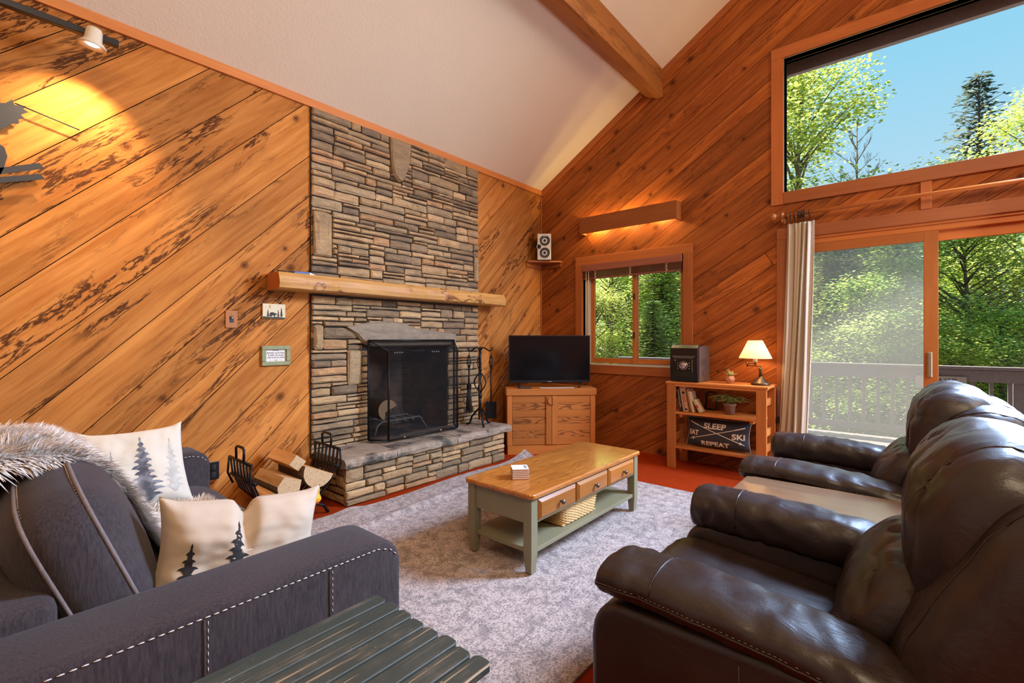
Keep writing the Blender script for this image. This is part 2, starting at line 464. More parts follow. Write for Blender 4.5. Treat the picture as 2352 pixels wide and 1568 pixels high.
mb = MB(); mb.box(XW + .018, XW + .028, 2.435, 2.455, 1.30, 1.37, .003); mb.box(XW + .018, XW + .028, 2.435, 2.455, 1.75, 1.82, .003)
struct('latch', mb, plain('bronze_latch', (.08, .05, .03), .4, .7), w1)

# ---------------- window_2 : wide fixed window up high
w2 = win_root('window_2', (XW, -.7, W2[2]), 'wide fixed picture window high above the sliding door', 'window')
mb = MB(); mb.box(XW - .022, XW, W2[0] - .1, W2[1] + .105, W2[3], W2[3] + .105, .003); struct('casing', mb, M_TRIM_Y, w2)
mb = MB(); mb.box(XW - .022, XW, W2[1], W2[1] + .105, W2[2] - .11, W2[3], .003); struct('casing', mb, M_TRIM_Z, w2)
mb = MB(); mb.box(XW - .026, XW, W2[0] - .1, W2[1], W2[2] - .11, W2[2], .003); struct('casing', mb, M_TRIM_Y, w2)
mb = MB(); y0, y1, z0, z1 = W2
mb.box(XW, XW + .13, y1, y1 + .012, z0, z1); mb.box(XW, XW + .13, y0, y1, z1, z1 + .012); mb.box(XW, XW + .13, y0, y1, z0 - .012, z0); mb.box(XW, XW + .13, y0 - .012, y0, z0, z1)
struct('jamb', mb, plain('pale_jamb', (.62, .48, .30), .5), w2)
mb = MB(); mb.box(XW + .085, XW + .092, y0, y1, z0, z1); struct('pane', mb, M_GLASS, w2)
def mk_stub():
    mb = MB(); mb.box(XW - .014, XW, -.131, -.063, 2.34, W2[2] - .11, .002)
    struct('trim_4', mb, M_TRIM_Z)
mk_stub()
# exterior fascia board seen through the top of the glass
mb = MB(); mb.box(XW + .6, XW + .66, -4.9, 4.2, 4.065, 4.4)
struct('trim_5', mb, plain('weathered_fascia', (.42, .36, .40), .8, 0, .4, 40, .3))

# ---------------- door_1 : sliding patio door
d1 = win_root('door_1', (XW, -.5, 0), 'wooden sliding patio door opening onto the deck', 'door')
mb = MB(); mb.box(XW - .024, XW, D1[0] - .1, D1[1] + .092, D1[3], D1[3] + .10, .003); struct('casing', mb, M_TRIM_Y, d1)
mb = MB(); mb.box(XW - .022, XW, D1[1], D1[1] + .092, 0, D1[3], .003); struct('casing', mb, M_TRIM_Z, d1)
mb = MB(); y0, y1, z0, z1 = D1
mb.box(XW, XW + .15, y1 - .03, y1, 0, z1, mi=0); mb.box(XW, XW + .15, y0, y1, z1 - .02, z1, mi=1); mb.box(XW + .02, XW + .15, y0, y1, 2.17, z1, mi=1); mb.box(XW, XW + .16, y0, y1, -.01, .035, mi=1)
struct('door_frame', mb, [M_DOORW_Z, M_DOORW_Y], d1)
sl = sash(d1, -.172, .86, .03, 2.175, XW + .025, XW + .065, .09, .085, name='sliding_panel')
mb = MB(); mb.box(XW + .006, XW + .025, -.135, -.105, .985, 1.19, .008, 3); struct('handle', mb, plain('tan_handle', (.26, .2, .12), .35, .3), sl)
sash(d1, -1.92, -.16, .03, 2.175, XW + .07, XW + .11, .012, .085, name='fixed_panel')
def screen_mat():
    t = NT('insect_screen')
    c = t.coord()
    tr = t.n('BsdfTransparent'); df = t.n('BsdfTranslucent', None, Color=(.9, .89, .9)); d2 = t.n('BsdfDiffuse', None, Color=(.85, .84, .86))
    ad = t.n('MixShader', None, i0=.3, i1=df.outputs[0], i2=d2.outputs[0])
    nz = t.math('MULTIPLY_ADD', t.noise(c, 120, 2), .08, .12)
    mx = t.n('MixShader', None, i0=nz, i1=tr.outputs[0], i2=ad.outputs[0])
    t.t.links.new(mx.outputs[0], t.out.inputs[0]); return t.m
mb = MB(); mb.box(XW + .125, XW + .127, -.14, .84, .04, 2.16)
struct('insect_screen', mb, screen_mat(), d1, label='fine grey insect mesh behind the sliding glass')

# ---------------- camera
cam = bpy.data.cameras.new('camera'); co = bpy.data.objects.new('camera', cam); COL.objects.link(co)
co.location = (0, 0, 1.30); co.rotation_euler = (R(90), 0, R(40.30 - 90))
cam.sensor_width = 36; cam.lens = 36 * 1078.7 / 2352; cam.shift_y = -(784 - 776.7) / 2352; cam.clip_start = .02; cam.clip_end = 300
SC.camera = co
SC.view_settings.view_transform = 'Standard'
try: SC.view_settings.look = 'None'
except Exception: pass
SC.view_settings.gamma = 1.0; SC.view_settings.exposure = 0.0; SC.view_settings.use_curve_mapping = False
try:
    SC.cycles.max_bounces = 8; SC.cycles.diffuse_bounces = 4; SC.cycles.glossy_bounces = 3; SC.cycles.transparent_max_bounces = 12; SC.cycles.transmission_bounces = 4
    SC.cycles.use_adaptive_sampling = True; SC.cycles.adaptive_threshold = .02
    SC.cycles.sample_clamp_indirect = 6.0; SC.cycles.caustics_reflective = False; SC.cycles.caustics_refractive = False
except Exception: pass
# ------------------------------------------------------------------ fireplace
def stone_mat(name='field_stone', soot=.3, thr=.58):
    t = NT(name); c = t.coord()
    at = t.n('Attribute', {'attribute_name': 'rnd'}).outputs['Color']
    n1 = t.noise(t.mapv(c, (9, 9, 26)), 1.0, 6, .65, .4); n2 = t.noise(c, 70, 5, .7); n3 = t.noise(c, 4.5, 4, .6)
    col = t.mix(t.ramp(n1, [(.35, 0.0), (.7, 1.0)]), t.mix(1.0, at, (.62, .60, .58), 'MULTIPLY'), at)
    col = t.mix(t.ramp(n2, [(.3, .55), (.6, 0.0)]), col, t.mix(1.0, at, (.45, .42, .40), 'MULTIPLY'))
    col = t.mix(t.math('MULTIPLY', t.ramp(n3, [(thr, 0.0), (thr + .1, 1.0)]), soot), col, (.035, .03, .026))
    h = t.math('ADD', t.math('MULTIPLY', n1, .8), t.math('MULTIPLY', n2, .6))
    return t.pbsdf(col, .85, 0, t.bump(h, .7, .012))
M_STONE = stone_mat()
STONE_COLS = [(.47, .34, .205), (.40, .295, .18), (.53, .39, .24), (.34, .255, .165), (.31, .235, .16), (.44, .33, .215), (.56, .42, .265), (.235, .18, .125), (.47, .30, .17), (.42, .33, .22)]
def stone(mb, x0, x1, z0, z1, y, rg, depth=None, dark=1.0, ax='y', poly=None):
    """one rough stone; outline in (x,z), front towards -y (ax='y') or towards -x (ax='x')"""
    g = .0022
    if poly is None:
        w, h = x1 - x0 - 2 * g, z1 - z0 - 2 * g; x0 += g; z0 += g
        j = lambda a: rg.uniform(-a, a)
        c = min(w, h) * rg.uniform(.06, .22); P = []
        nx = max(2, int(w / .07)); tl = j(min(.012, h * .16)); tr = j(min(.012, h * .16))
        P.append((x0 + c * .9, z0 + abs(j(.004))))
        for i in range(1, nx): P.append((x0 + w * i / nx, z0 + abs(j(.006))))
        P += [(x0 + w - c, z0 + abs(j(.004))), (x0 + w - abs(j(.004)), z0 + c), (x0 + w - abs(j(.006)), z0 + h - c)]
        P.append((x0 + w - c * .8, z0 + h - abs(tr)))
        for i in range(nx - 1, 0, -1): P.append((x0 + w * i / nx, z0 + h - abs(j(.007))))
        P += [(x0 + c * .9, z0 + h - abs(tl)), (x0 + abs(j(.005)), z0 + h - c), (x0 + abs(j(.005)), z0 + c)]
    else: P = poly
    n = len(P); cx = sum(p[0] for p in P) / n; cz = sum(p[1] for p in P) / n
    d = depth if depth is not None else rg.uniform(.012, .034)
    hh = max(p[1] for p in P) - min(p[1] for p in P); ww = max(p[0] for p in P) - min(p[0] for p in P)
    e = min(.013, hh * .16)
    def at(p, dy, inset):
        dx = cx - p[0]; dz = cz - p[1]
        q = (p[0] + math.copysign(min(inset, abs(dx)), dx), p[1] + math.copysign(min(inset, abs(dz)), dz))
        return (q[0], y - dy, q[1]) if ax == 'y' else (y - dy, q[0], q[1])
    tx, tz = rg.uniform(-.02, .02), rg.uniform(-.05, .05)
    r0 = [at(p, -.02, 0) for p in P]; r1 = [at(p, d * .62, 0) for p in P]
    r2 = [at(p, d + tx * (p[0] - cx) + tz * (p[1] - cz) + rg.uniform(-.002, .002), e) for p in P]
    r3 = [at((cx + (p[0] - cx) * .5, cz + (p[1] - cz) * .5), d + .004 + rg.uniform(-.003, .004), 0) for p in P]
    vs = r0 + r1 + r2 + r3; fs = []
    for k in range(3):
        for i in range(n):
            q = (i + 1) % n; f = (k * n + i, k * n + q, (k + 1) * n + q, (k + 1) * n + i)
            fs.append(f if ax == 'y' else f[::-1])
    f = tuple(3 * n + i for i in range(n)); fs.append(f if ax == 'y' else f[::-1])
    c = rg.choice(STONE_COLS); b = rg.uniform(.9, 1.28) * dark
    mb.add(vs, fs, False, 0, None, None, (c[0] * b * 1.12, c[1] * b * .95, c[2] * b * .70))
def stack(mb, X0, X1, Z0, Z1, y, seed, blocked=lambda x, z: False, wr=(.09, .50), hr=(.025, .105), ax='y', dark=lambda x, z: 1.0):
    rg = random.Random(seed); res = .01
    nx = int(round((X1 - X0) / res)); nz = int(round((Z1 - Z0) / res))
    occ = [[blocked(X0 + (i + .5) * res, Z0 + (k + .5) * res) for i in range(nx)] for k in range(nz)]
    for k in range(nz):
        i = 0
        while i < nx:
            if occ[k][i]: i += 1; continue
            run = 0
            while i + run < nx and not occ[k][i + run]: run += 1
            h = int(rg.triangular(hr[0], hr[1], hr[0] + .025) / res); w = int(rg.triangular(wr[0], wr[1], wr[0] + .13) / res)
            w = max(w, int(h * 1.6))
            if run - w < 8: w = run if run < 62 else run - 14
            def ntop(ii):
                if ii < 0 or ii >= nx: return 0
                q = 0
                while k + q < nz and occ[k + q][ii] and q < 16: q += 1
                return q
            cand = [q for q in ([ntop(i - 1)] + ([ntop(i + w)] if w == run else [])) if hr[0] / res <= q <= hr[1] / res + 1]
            if cand and rg.random() < (.9 if w == run else .35): h = min(cand)
            w = max(1, min(w, run)); hm = 0
            while hm < h and k + hm < nz and not any(occ[k + hm][i:i + w]): hm += 1
            if k + hm < nz and hm >= h:
                ex = 0
                while ex < 3 and k + hm + ex < nz and not any(occ[k + hm + ex][i:i + w]): ex += 1
                if ex < 3 or k + hm + ex == nz: hm += ex
            for kk in range(k, k + hm):
                for ii in range(i, i + w): occ[kk][ii] = True
            a, b = X0 + i * res, X0 + (i + w) * res; c, d = Z0 + k * res, Z0 + (k + hm) * res
            stone(mb, a, b, c, d, y, rg, None, dark((a + b) / 2, (c + d) / 2), ax)
            i += w
CX0, CX1 = 1.872, 3.825
HT = .375                       # hearth top
LINT = [(2.175, 1.40), (2.26, 1.335), (2.33, 1.255), (2.42, 1.222), (3.40, 1.222), (3.43, 1.25), (3.432, 1.33), (3.40, 1.355), (2.86, 1.405), (2.80, 1.445), (2.62, 1.462), (2.40, 1.445)]
LCORE = [(2.34, 1.39), (2.34, 1.2), (3.42, 1.2), (3.42, 1.33), (2.85, 1.385), (2.78, 1.43), (2.62, 1.445), (2.40, 1.43)]
RES = [(2.19, 2.335, .89, 1.20), (1.885, 1.975, 1.20, 1.42), (1.885, 2.05, 1.98, 2.36), (3.745, 3.822, 1.93, 2.21)]
TOPS = [(2.63, 3.195), (2.87, 3.195), (2.845, 2.99), (2.79, 2.83), (2.73, 2.79), (2.66, 2.84), (2.635, 3.0)]
def inpoly(x, z, P):
    r = False; j = len(P) - 1
    for i in range(len(P)):
        if (P[i][1] > z) != (P[j][1] > z) and x < (P[j][0] - P[i][0]) * (z - P[i][1]) / (P[j][1] - P[i][1]) + P[i][0]: r = not r
        j = i
    return r
def blk(x, z):
    if 1.655 < z < 1.805: return True
    if FX0 - .005 < x < FX1 + .005 and z < FZ1 + .01: return True
    if inpoly(x, z, LCORE) or inpoly(x, z, TOPS): return True
    return any(a < x < b and c < z < d for a, b, c, d in RES)
fp = thing('fireplace', ((CX0 + CX1) / 2, YW, 0), 'tall stacked stone fireplace and chimney with raised hearth', 'fireplace')
mb = MB(); rg = random.Random(3)
YS = YW - .012
stack(mb, CX0, CX1, HT - .03, ZC - .045, YS, 21, blk)
for (a, b, c, d) in RES: stone(mb, a, b, c, d, YS, rg, .035)
stone(mb, 0, 0, 0, 0, YS, rg, .05, 1.0, 'y', TOPS)
obj('stone_face', mb, M_STONE, fp, True)
mb = MB(); mb.box(CX0, FX0, YW - .013, YW + .0, HT - .05, ZC - .04); mb.box(FX1, CX1, YW - .013, YW, HT - .05, ZC - .04); mb.box(FX0, FX1, YW - .013, YW, FZ1, ZC - .04)
obj('mortar', mb, plain('dark_mortar', (.03, .022, .016), .95), fp, True)
mb = MB(); stone(mb, 0, 0, 0, 0, YS, rg, .07, 1.0, 'y', LINT[::-1] if False else LINT)
for k in mb.col: mb.col[k] = (.36, .27, .175)
obj('lintel_stone', mb, stone_mat('lintel_rock', .1), fp, True)
# hearth
mb = MB(); stack(mb, 1.925, 3.775, .0, .30, 3.325, 8, wr=(.08, .42), hr=(.04, .10))
stack(mb, 3.33, YW, .0, .30, 1.955, 9, wr=(.08, .3), hr=(.05, .10), ax='x')
stack(mb, 3.33, YW, .0, .30, 3.745, 10, wr=(.08, .3), hr=(.05, .10), ax='y') if False else None
mb.box(1.95, 3.77, 3.325, YW, 0, .30, mi=0)
for k in range(len(mb.f) - 6, len(mb.f)): mb.col[k] = (.05, .04, .03)
obj('hearth_base', mb, M_STONE, fp, True)
def slab(x0, x1, seed, col):
    rg = random.Random(seed); mb = MB(); n = 26; m = 12
    ph = rg.uniform(0, 9)
    def fn(u, v):
        # section: v from back-top over the lip to the underside
        x = x0 + .004 + u * (x1 - x0 - .008)
        e = .018 * mnoise.noise(V((x * 6, ph, 0))) + .010 * mnoise.noise(V((x * 22, ph, 3)))
        if v < .55: y = YW - (v / .55) * (YW - 3.285 - e); z = HT
        elif v < .62: y = 3.283 + e * 1.0; z = HT - .006
        elif v < .95: q = (v - .62) / .33; y = 3.272 + e - .012 * sin(q * pi) + .008 * mnoise.noise(V((x * 14, q * 4, ph))); z = HT - .012 - q * .066
        else: y = 3.36; z = HT - .08
        z -= abs(.008 * mnoise.noise(V((x * 7, y * 7, ph)))) if v < .6 else 0
        return (x, y, z)
    def fv(u, v): return fn(u, v)
    mb.grid(fv, n, 22, False)
    # end caps
    for xe, fl in ((0.0, 1), (1.0, 0)):
        ring = [fn(xe, j / 21) for j in range(22)] + [(x0 if xe == 0 else x1, YW, HT - .08)]
        mb.add(ring, [tuple(range(23)) if fl else tuple(range(23))[::-1]])
    for i in range(len(mb.f)): mb.col[i] = col
    return mb
M_SLAB = stone_mat('hearth_rock', .85, .52)
for (a, b, s, c) in ((1.895, 2.37, 1, (.46, .34, .23)), (2.37, 3.05, 2, (.38, .29, .20)), (3.05, 3.85, 3, (.42, .31, .22))):
    obj('hearth_slab', slab(a, b, s, c), M_SLAB, fp, True)
# firebox
def firebrick():
    t = NT('sooty_firebrick'); c = t.coord()
    b = t.n('TexBrick', None, Color1=(.20, .11, .065), Color2=(.13, .075, .05), Mortar=(.05, .04, .035), Scale=1.0, Mortar_Size=.006, Brick_Width=.22, Row_Height=.075)
    sp = t.n('SeparateXYZ', None, Vector=c)
    t.t.links.new(t.n('CombineXYZ', None, X=t.math('ADD', sp.outputs[0], sp.outputs[1]), Y=sp.outputs[2]).outputs[0], b.inputs['Vector'])
    col = t.mix(t.ramp(t.noise(c, 3.2, 4), [(.42, 0.0), (.65, 1.0)]), b.outputs[0], (.42, .22, .13))
    col = t.mix(t.ramp(t.noise(t.mapv(c, (1, 1, 1), (5, 2, 0)), 2.2, 3), [(.38, 0.0), (.6, 1.0)]), col, (.03, .024, .02))
    return t.pbsdf(col, .9)
mb = MB(); yb = YW + .52; xa, xb = 2.60, 3.18; z0 = HT - .005; z1 = 1.23
A = [(FX0, YW - .012), (xa, yb), (xb, yb), (FX1, YW - .012)]
vs = [(p[0], p[1], z0) for p in A] + [(p[0], p[1], z1) for p in A]
mb.add(vs, [(1, 0, 4, 5), (2, 1, 5, 6), (3, 2, 6, 7), (0, 1, 2, 3), (7, 6, 5, 4)])
mb.box(FX0 - .3, FX1 + .3, YW + .55, YW + .6, 0, 1.4); mb.box(FX0 - .3, FX0 - .25, YW + .14, YW + .6, 0, 1.4); mb.box(FX1 + .25, FX1 + .3, YW + .14, YW + .6, 0, 1.4); mb.box(FX0 - .3, FX1 + .3, YW + .14, YW + .6, 1.35, 1.4)
obj('firebox', mb, firebrick(), fp, True)
for x in (2.70, 3.16):
    mb = MB(); mb.tube([(x - .06, YW - .005, 1.165), (x + .1, YW - .005, 1.165)], .006, 6)
    for k in range(4): mb.lathe([(0, -.008), (.007, -.005), (.009, 0), (.007, .005), (0, .008)], 8, (x + k * .028, YW - .012, 1.163), mi=1)  # white beads stand in for glints on the vent handles
    obj('glint_bead_rail', mb, [M_IRON, plain('white_glint', (.8, .78, .74), .3)], fp, True)

# grate and log inside
g = thing('fire_grate', (2.95, YW + .2, HT), 'iron fire grate standing inside the firebox behind the screen', 'fire grate')
M_ASHIRON = plain('ashy_iron', (.22, .19, .16), .7, .3)
mb = MB()
mb.tube([(2.50, YW + .02, HT + .01), (2.53, YW + .03, HT + .10), (2.60, YW + .05, HT + .13), (3.05, YW + .06, HT + .13), (3.12, YW + .02, HT + .01)], .010, 6)
mb.tube([(2.62, YW + .32, HT + .01), (2.62, YW + .32, HT + .12), (3.1, YW + .32, HT + .12), (3.1, YW + .32, HT + .01)], .010, 6)
obj('frame', mb, M_ASHIRON, g, True)
for x in (2.66, 2.76, 2.86, 2.96, 3.06):
    mb = MB(); mb.tube([(x, YW + .03, HT + .115), (x, YW + .33, HT + .115), (x, YW + .40, HT + .2)], .009, 6); obj('bar', mb, M_ASHIRON, g, True)

# logs
M_BARK = plain('log_bark', (.11, .065, .035), .95, 0, .9, 55, .5)
M_SPLIT = wood('split_wood', (.60, .30, .12), (.78, .45, .22), (.30, .12, .04), 'y', knots=.15, rough=.75, grain=1, bump=.25)
def endgrain():
    t = NT('log_end_grain'); c = t.coord()
    d = t.n('VectorMath', {'operation': 'LENGTH'}, i0=t.mapv(c, (1, 0, 1))).outputs['Value']
    rings = t.math('SINE', t.math('MULTIPLY_ADD', d, 420.0, t.math('MULTIPLY', t.noise(c, 25, 3), 5.0)))
    col = t.mix(t.math('MULTIPLY_ADD', rings, .22, .3), (.62, .40, .20), (.36, .20, .09))
    col = t.mix(t.ramp(t.noise(c, 60, 3), [(.5, 0.0), (.7, .5)]), col, (.25, .14, .07))
    return t.pbsdf(col, .85)
M_END = endgrain()
def log_mb(sec, L, barkmask, seed=0, x='y'):
    """sec: list of (a,b) cross-section points; barkmask: per-edge True=bark; runs along y 0..L"""
    mb = MB(); n = len(sec); m = 7; rg = random.Random(seed)
    vs = []
    for j in range(m):
        for i, (a, b) in enumerate(sec):
            k = 1 + .035 * mnoise.noise(V((i * .8, j * .6, seed)))
            vs.append((a * k, L * j / (m - 1), b * k))
    for j in range(m - 1):
        for i in range(n):
            q = (i + 1) % n
            mb.add([vs[j * n + i], vs[j * n + q], vs[(j + 1) * n + q], vs[(j + 1) * n + i]], [(3, 2, 1, 0)], False, 0 if barkmask[i] else 1)
    mb.add(vs[:n], [tuple(range(n))], False, 2); mb.add(vs[-n:], [tuple(range(n))[::-1]], False, 2)
    return mb
def arc(r, a0, a1, n): return [(r * cos(R(a0 + (a1 - a0) * i / (n - 1))), r * sin(R(a0 + (a1 - a0) * i / (n - 1)))) for i in range(n)]
def log(name, sec, bark, L, loc, rz, roll, label, group, seed, tilt=0):
    mb = log_mb(sec, L, bark, seed)
    me = mb.mesh(name, [M_BARK, M_SPLIT, M_END])
    o = bpy.data.objects.new(name, me); COL.objects.link(o); o.location = loc
    o.rotation_euler = (tilt, roll, rz); o.rotation_mode = 'XYZ'
    props(o, label, 'log', group); return o
half = arc(.135, 200, 385, 12); hb = [True] * 11 + [False]
log('firewood_log', arc(.10, 20, 250, 12) + [(-.025, -.017)], [True] * 11 + [False, False], .28, (2.665, YW + .05, HT + .237), R(-6), 0, 'charred log lying on the grate behind the fire screen', None, 31)

# mantel
M_MANTEL = wood('mantel_slab', (.50, .22, .045), (.68, .36, .09), (.17, .05, .012), 'x', knots=.7, spalt=1.0, rough=.4, coat=.25, scale=1.3, var=.02, bump=.2, con=1.3)
mm = thing('mantel_shelf', (2.79, 3.67, 1.665), 'long live edge honey wood mantel shelf across the stone chimney', 'mantel')
mb = MB(); n = 60
def msec(u):
    x = 1.53 + u * (4.06 - 1.53); j = mnoise.noise(V((x * 3, 0, 1))); k = mnoise.noise(V((x * 8, 5, 1)))
    e = min(1, u * 30, (1 - u) * 40)
    fb = 3.535 + .016 * j + .006 * k
    z0 = 1.667 + .004 * k; z1 = 1.797
    yb_ = YW - .0145
    return [(x, yb_, z0), (x, fb + .04, z0), (x, fb + .01, z0 + .012), (x, fb, z0 + .05), (x, fb + .015, z1 - .03), (x, fb + .028, z1 - .004), (x, fb + .034, z1), (x, yb_, z1)]
for i in range(n):
    a = msec(i / n); b = msec((i + 1) / n)
    for k in range(8):
        q = (k + 1) % 8; mb.add([a[k], b[k], b[q], a[q]], [(0, 1, 2, 3)], False, 0)
mb.add(msec(0), [tuple(range(8))[::-1]], False, 1); mb.add(msec(1), [tuple(range(8))], False, 1)
# chamfered corner at the left end
obj('slab', mb, [M_MANTEL, wood('mantel_end', (.46, .13, .025), (.55, .17, .04), (.2, .05, .01), 'z', knots=0)], mm, True)
for x in (1.60, 3.96):
    pass
# long lighter on the mantel
li = thing('fireplace_lighter', (1.70, 3.64, 1.80), 'slim blue and white stick lighter lying on the left end of the mantel', 'lighter', rz=R(-4))
mb = MB(); mb.tube([(-.14, 0, .012), (-.02, 0, .011)], .005, 8); obj('barrel', mb, M_BLACK, li)
mb = MB(); mb.box(-.02, .10, -.012, .012, .0, .022, .005); obj('handle', mb, plain('blue_plastic', (.05, .09, .22), .4), li)
mb = MB(); mb.prism([(.10, .0), (.15, .002), (.10, .021)], 'y', -.009, .009, .001); obj('tip', mb, plain('white_plastic', (.75, .74, .72), .4), li)

# ------------------------------------------------------------------ fire screen
def mesh_mat():
    t = NT('screen_mesh'); tr = t.n('BsdfTransparent'); df = t.n('BsdfDiffuse', None, Color=(.02, .018, .017))
    mx = t.n('MixShader', None, i0=.30, i1=tr.outputs[0], i2=df.outputs[0]); t.t.links.new(mx.outputs[0], t.out.inputs[0]); return t.m
M_MESH = mesh_mat()
fs = thing('fire_screen', (2.87, 3.6, HT), 'black three-fold mesh fire screen covering the fireplace opening', 'fire screen')
PB = [(2.350, 3.66), (2.46, 3.515), (3.285, 3.515), (3.372, 3.66)]; zt = 1.185; zw = 1.28
def bar(mb, a, b, r=.011): mb.tube([a, b], r, 4)
for k, nm in ((0, 'side_panel'), (1, 'front_panel'), (2, 'side_panel')):
    a, b = PB[k], PB[k + 1]; mb = MB(); z0 = HT + .010
    pts = [(a[0], a[1], z0 + .012), (b[0], b[1], z0 + .012), (b[0], b[1], zt), (a[0], a[1], zw if k == 0 else zt)]
    if k == 2: pts = [(a[0], a[1], z0 + .012), (b[0], b[1], z0 + .012), (b[0], b[1], zw), (a[0], a[1], zt)]
    if k == 0: pts[3] = (a[0], a[1], zw); pts[2] = (b[0], b[1], zt)
    pn = MB()
    for i in range(4): bar(pn, pts[i], pts[(i + 1) % 4], .0045 if i == 2 or (k == 1 and i != 0) else .0095)
    p = obj(nm, pn, M_IRON, fs, True)
    mb = MB(); q = [V(v) for v in pts]; nrm = (q[1] - q[0]).cross(q[3] - q[0]).normalized() * .001
    mb.add([v - nrm for v in q] + [v + nrm for v in q], [(3, 2, 1, 0), (4, 5, 6, 7), (0, 1, 5, 4), (1, 2, 6, 5), (2, 3, 7, 6), (3, 0, 4, 7)]); obj('mesh', mb, M_MESH, p, True)
mb = MB(); bar(mb, (2.35, 3.66, zw), (3.372, 3.66, zw), .012); h = obj('hood', mb, M_IRON, fs, True)
mb = MB(); q = [(2.46, 3.515, zt), (3.285, 3.515, zt), (3.372, 3.66, zw), (2.35, 3.66, zw)]
mb.add(q + [(v[0], v[1], v[2] - .002) for v in q], [(0, 1, 2, 3), (7, 6, 5, 4), (0, 4, 5, 1), (1, 5, 6, 2), (2, 6, 7, 3), (3, 7, 4, 0)]); obj('mesh', mb, M_MESH, h, True)
for x in (2.62, 3.05):
    mb = MB(); mb.lathe([(0, -.008), (.006, -.006), (.008, 0), (.006, .006), (0, .008)], 10, (x, 3.50, HT + .03)); obj('stud', mb, plain('chrome_stud', (.7, .68, .65), .25, .9), fs, True)

# ------------------------------------------------------------------ fireplace tools
ts = thing('tool_stand', (3.60, 3.50, HT), 'black wrought iron fireplace tool stand on the right end of the hearth', 'tool stand')
zb = HT
mb = MB(); mb.tube([(3.60, 3.50, zb + .17), (3.60, 3.50, zb + .33)], .014, 8)
mb.tube([(3.60, 3.50, zb + .60), (3.60, 3.50, zb + .80)], .014, 8)
mb.tube([(3.60, 3.50, zb + .33), (3.60, 3.50, zb + .60)], .004, 6); mb.lathe([(.0, .0), (.02, 0), (.02, .055), (0, .055)], 10, (3.60, 3.50, zb + .29)); mb.lathe([(.0, .0), (.018, 0), (.018, .055), (0, .055)], 10, (3.60, 3.50, zb + .57))
obj('post', mb, M_IRON, ts, True)
mb = MB()
for k in range(4):
    a0 = k * pi / 2
    mb.tube([(3.60 + .062 * sin(pi * q / 10) * cos(a0 + q * .14), 3.50 + .062 * sin(pi * q / 10) * sin(a0 + q * .14), zb + .34 + .23 * q / 10) for q in range(11)], .0075, 6)
obj('basket_twist', mb, M_IRON, ts, True)
for k in range(3):
    a0 = R(0) + k * 2 * pi / 3
    mb = MB(); mb.tube([(3.60 + r * cos(a0), 3.50 + r * sin(a0), zb + z) for r, z in ((.0, .19), (.04, .15), (.09, .09), (.11, .03), (.125, .012), (.15, .010))], .0105, 6); obj('leg', mb, M_IRON, ts, True)
for k in range(4):
    a0 = R(40) + k * pi / 2
    mb = MB(); mb.tube([(3.60 + r * cos(a0), 3.50 + r * sin(a0), zb + z) for r, z in ((.0, .79), (.03, .83), (.07, .81), (.10, .79), (.125, .805), (.13, .83))], .0085, 6); obj('hook', mb, M_IRON, ts, True)
def tool(name, ang, label, kind):
    a0 = R(ang); x, y = 3.60 + .118 * cos(a0), 3.50 + .118 * sin(a0)
    t_ = thing(name, (x, y, zb + .05), label, 'fireplace tool', 'hanging fireplace tools')
    mb = MB(); mb.tube([(x, y, zb + .735), (x + .006, y, zb + .76), (x, y, zb + .784), (x - .006, y, zb + .76), (x, y, zb + .735)], .004, 6)
    for k in range(4):
        b0 = k * pi / 2
        mb.tube([(x + .022 * sin(pi * q / 8) * cos(b0 + q * .3), y + .022 * sin(pi * q / 8) * sin(b0 + q * .3), zb + .60 + .15 * q / 8) for q in range(9)], .005, 5)
    obj('handle', mb, M_IRON, t_, True)
    lo = {'shovel': .22, 'brush': .42, 'poker': .08}[kind]
    mb = MB(); mb.tube([(x, y, zb + .60), (x, y, zb + lo)], .0085, 6)
    if kind == 'poker': mb.tube([(x, y, zb + .15), (x + .03, y - .02, zb + .12), (x + .04, y - .03, zb + .16)], .0085, 6)
    obj('shaft', mb, M_IRON, t_, True)
    if kind == 'shovel':
        mb = MB(); M = Matrix.Translation(V((x, y, zb + .16))) @ Matrix.Rotation(R(-50), 4, 'Z')
        mb.box(-.058, .058, -.004, .004, -.09, .09, .003, M=M); mb.box(-.06, -.054, -.03, .004, -.085, .09, .002, M=M); mb.box(.054, .06, -.03, .004, -.085, .09, .002, M=M); obj('pan', mb, M_IRON, t_, True)
    if kind == 'brush':
        mb = MB(); mb.box(x - .02, x + .02, y - .018, y + .018, zb + .38, zb + .44, .006); f = obj('ferrule', mb, M_IRON, t_, True)
        mb = MB(); rg = random.Random(4)
        for k in range(150):
            b0 = rg.uniform(0, 2 * pi); r = .019 * rg.random() ** .5; sp = 2.0
            mb.tube([(x + r * cos(b0), y + r * sin(b0), zb + .385), (x + r * sp * cos(b0), y + r * sp * sin(b0), zb + .13 + rg.uniform(0, .03))], [.0022, .001], 4)
        obj('bristles', mb, plain('dark_bristles', (.03, .022, .016), .8), t_, True)
tool('fireplace_shovel', 310, 'iron fireplace shovel with square pan hanging at the right of the tool stand', 'shovel')
tool('hearth_brush', 130, 'iron hearth brush hanging at the left of the tool stand nearest the stone', 'brush')
tool('fireplace_poker', 220, 'thin iron poker hanging at the front of the tool stand', 'poker')

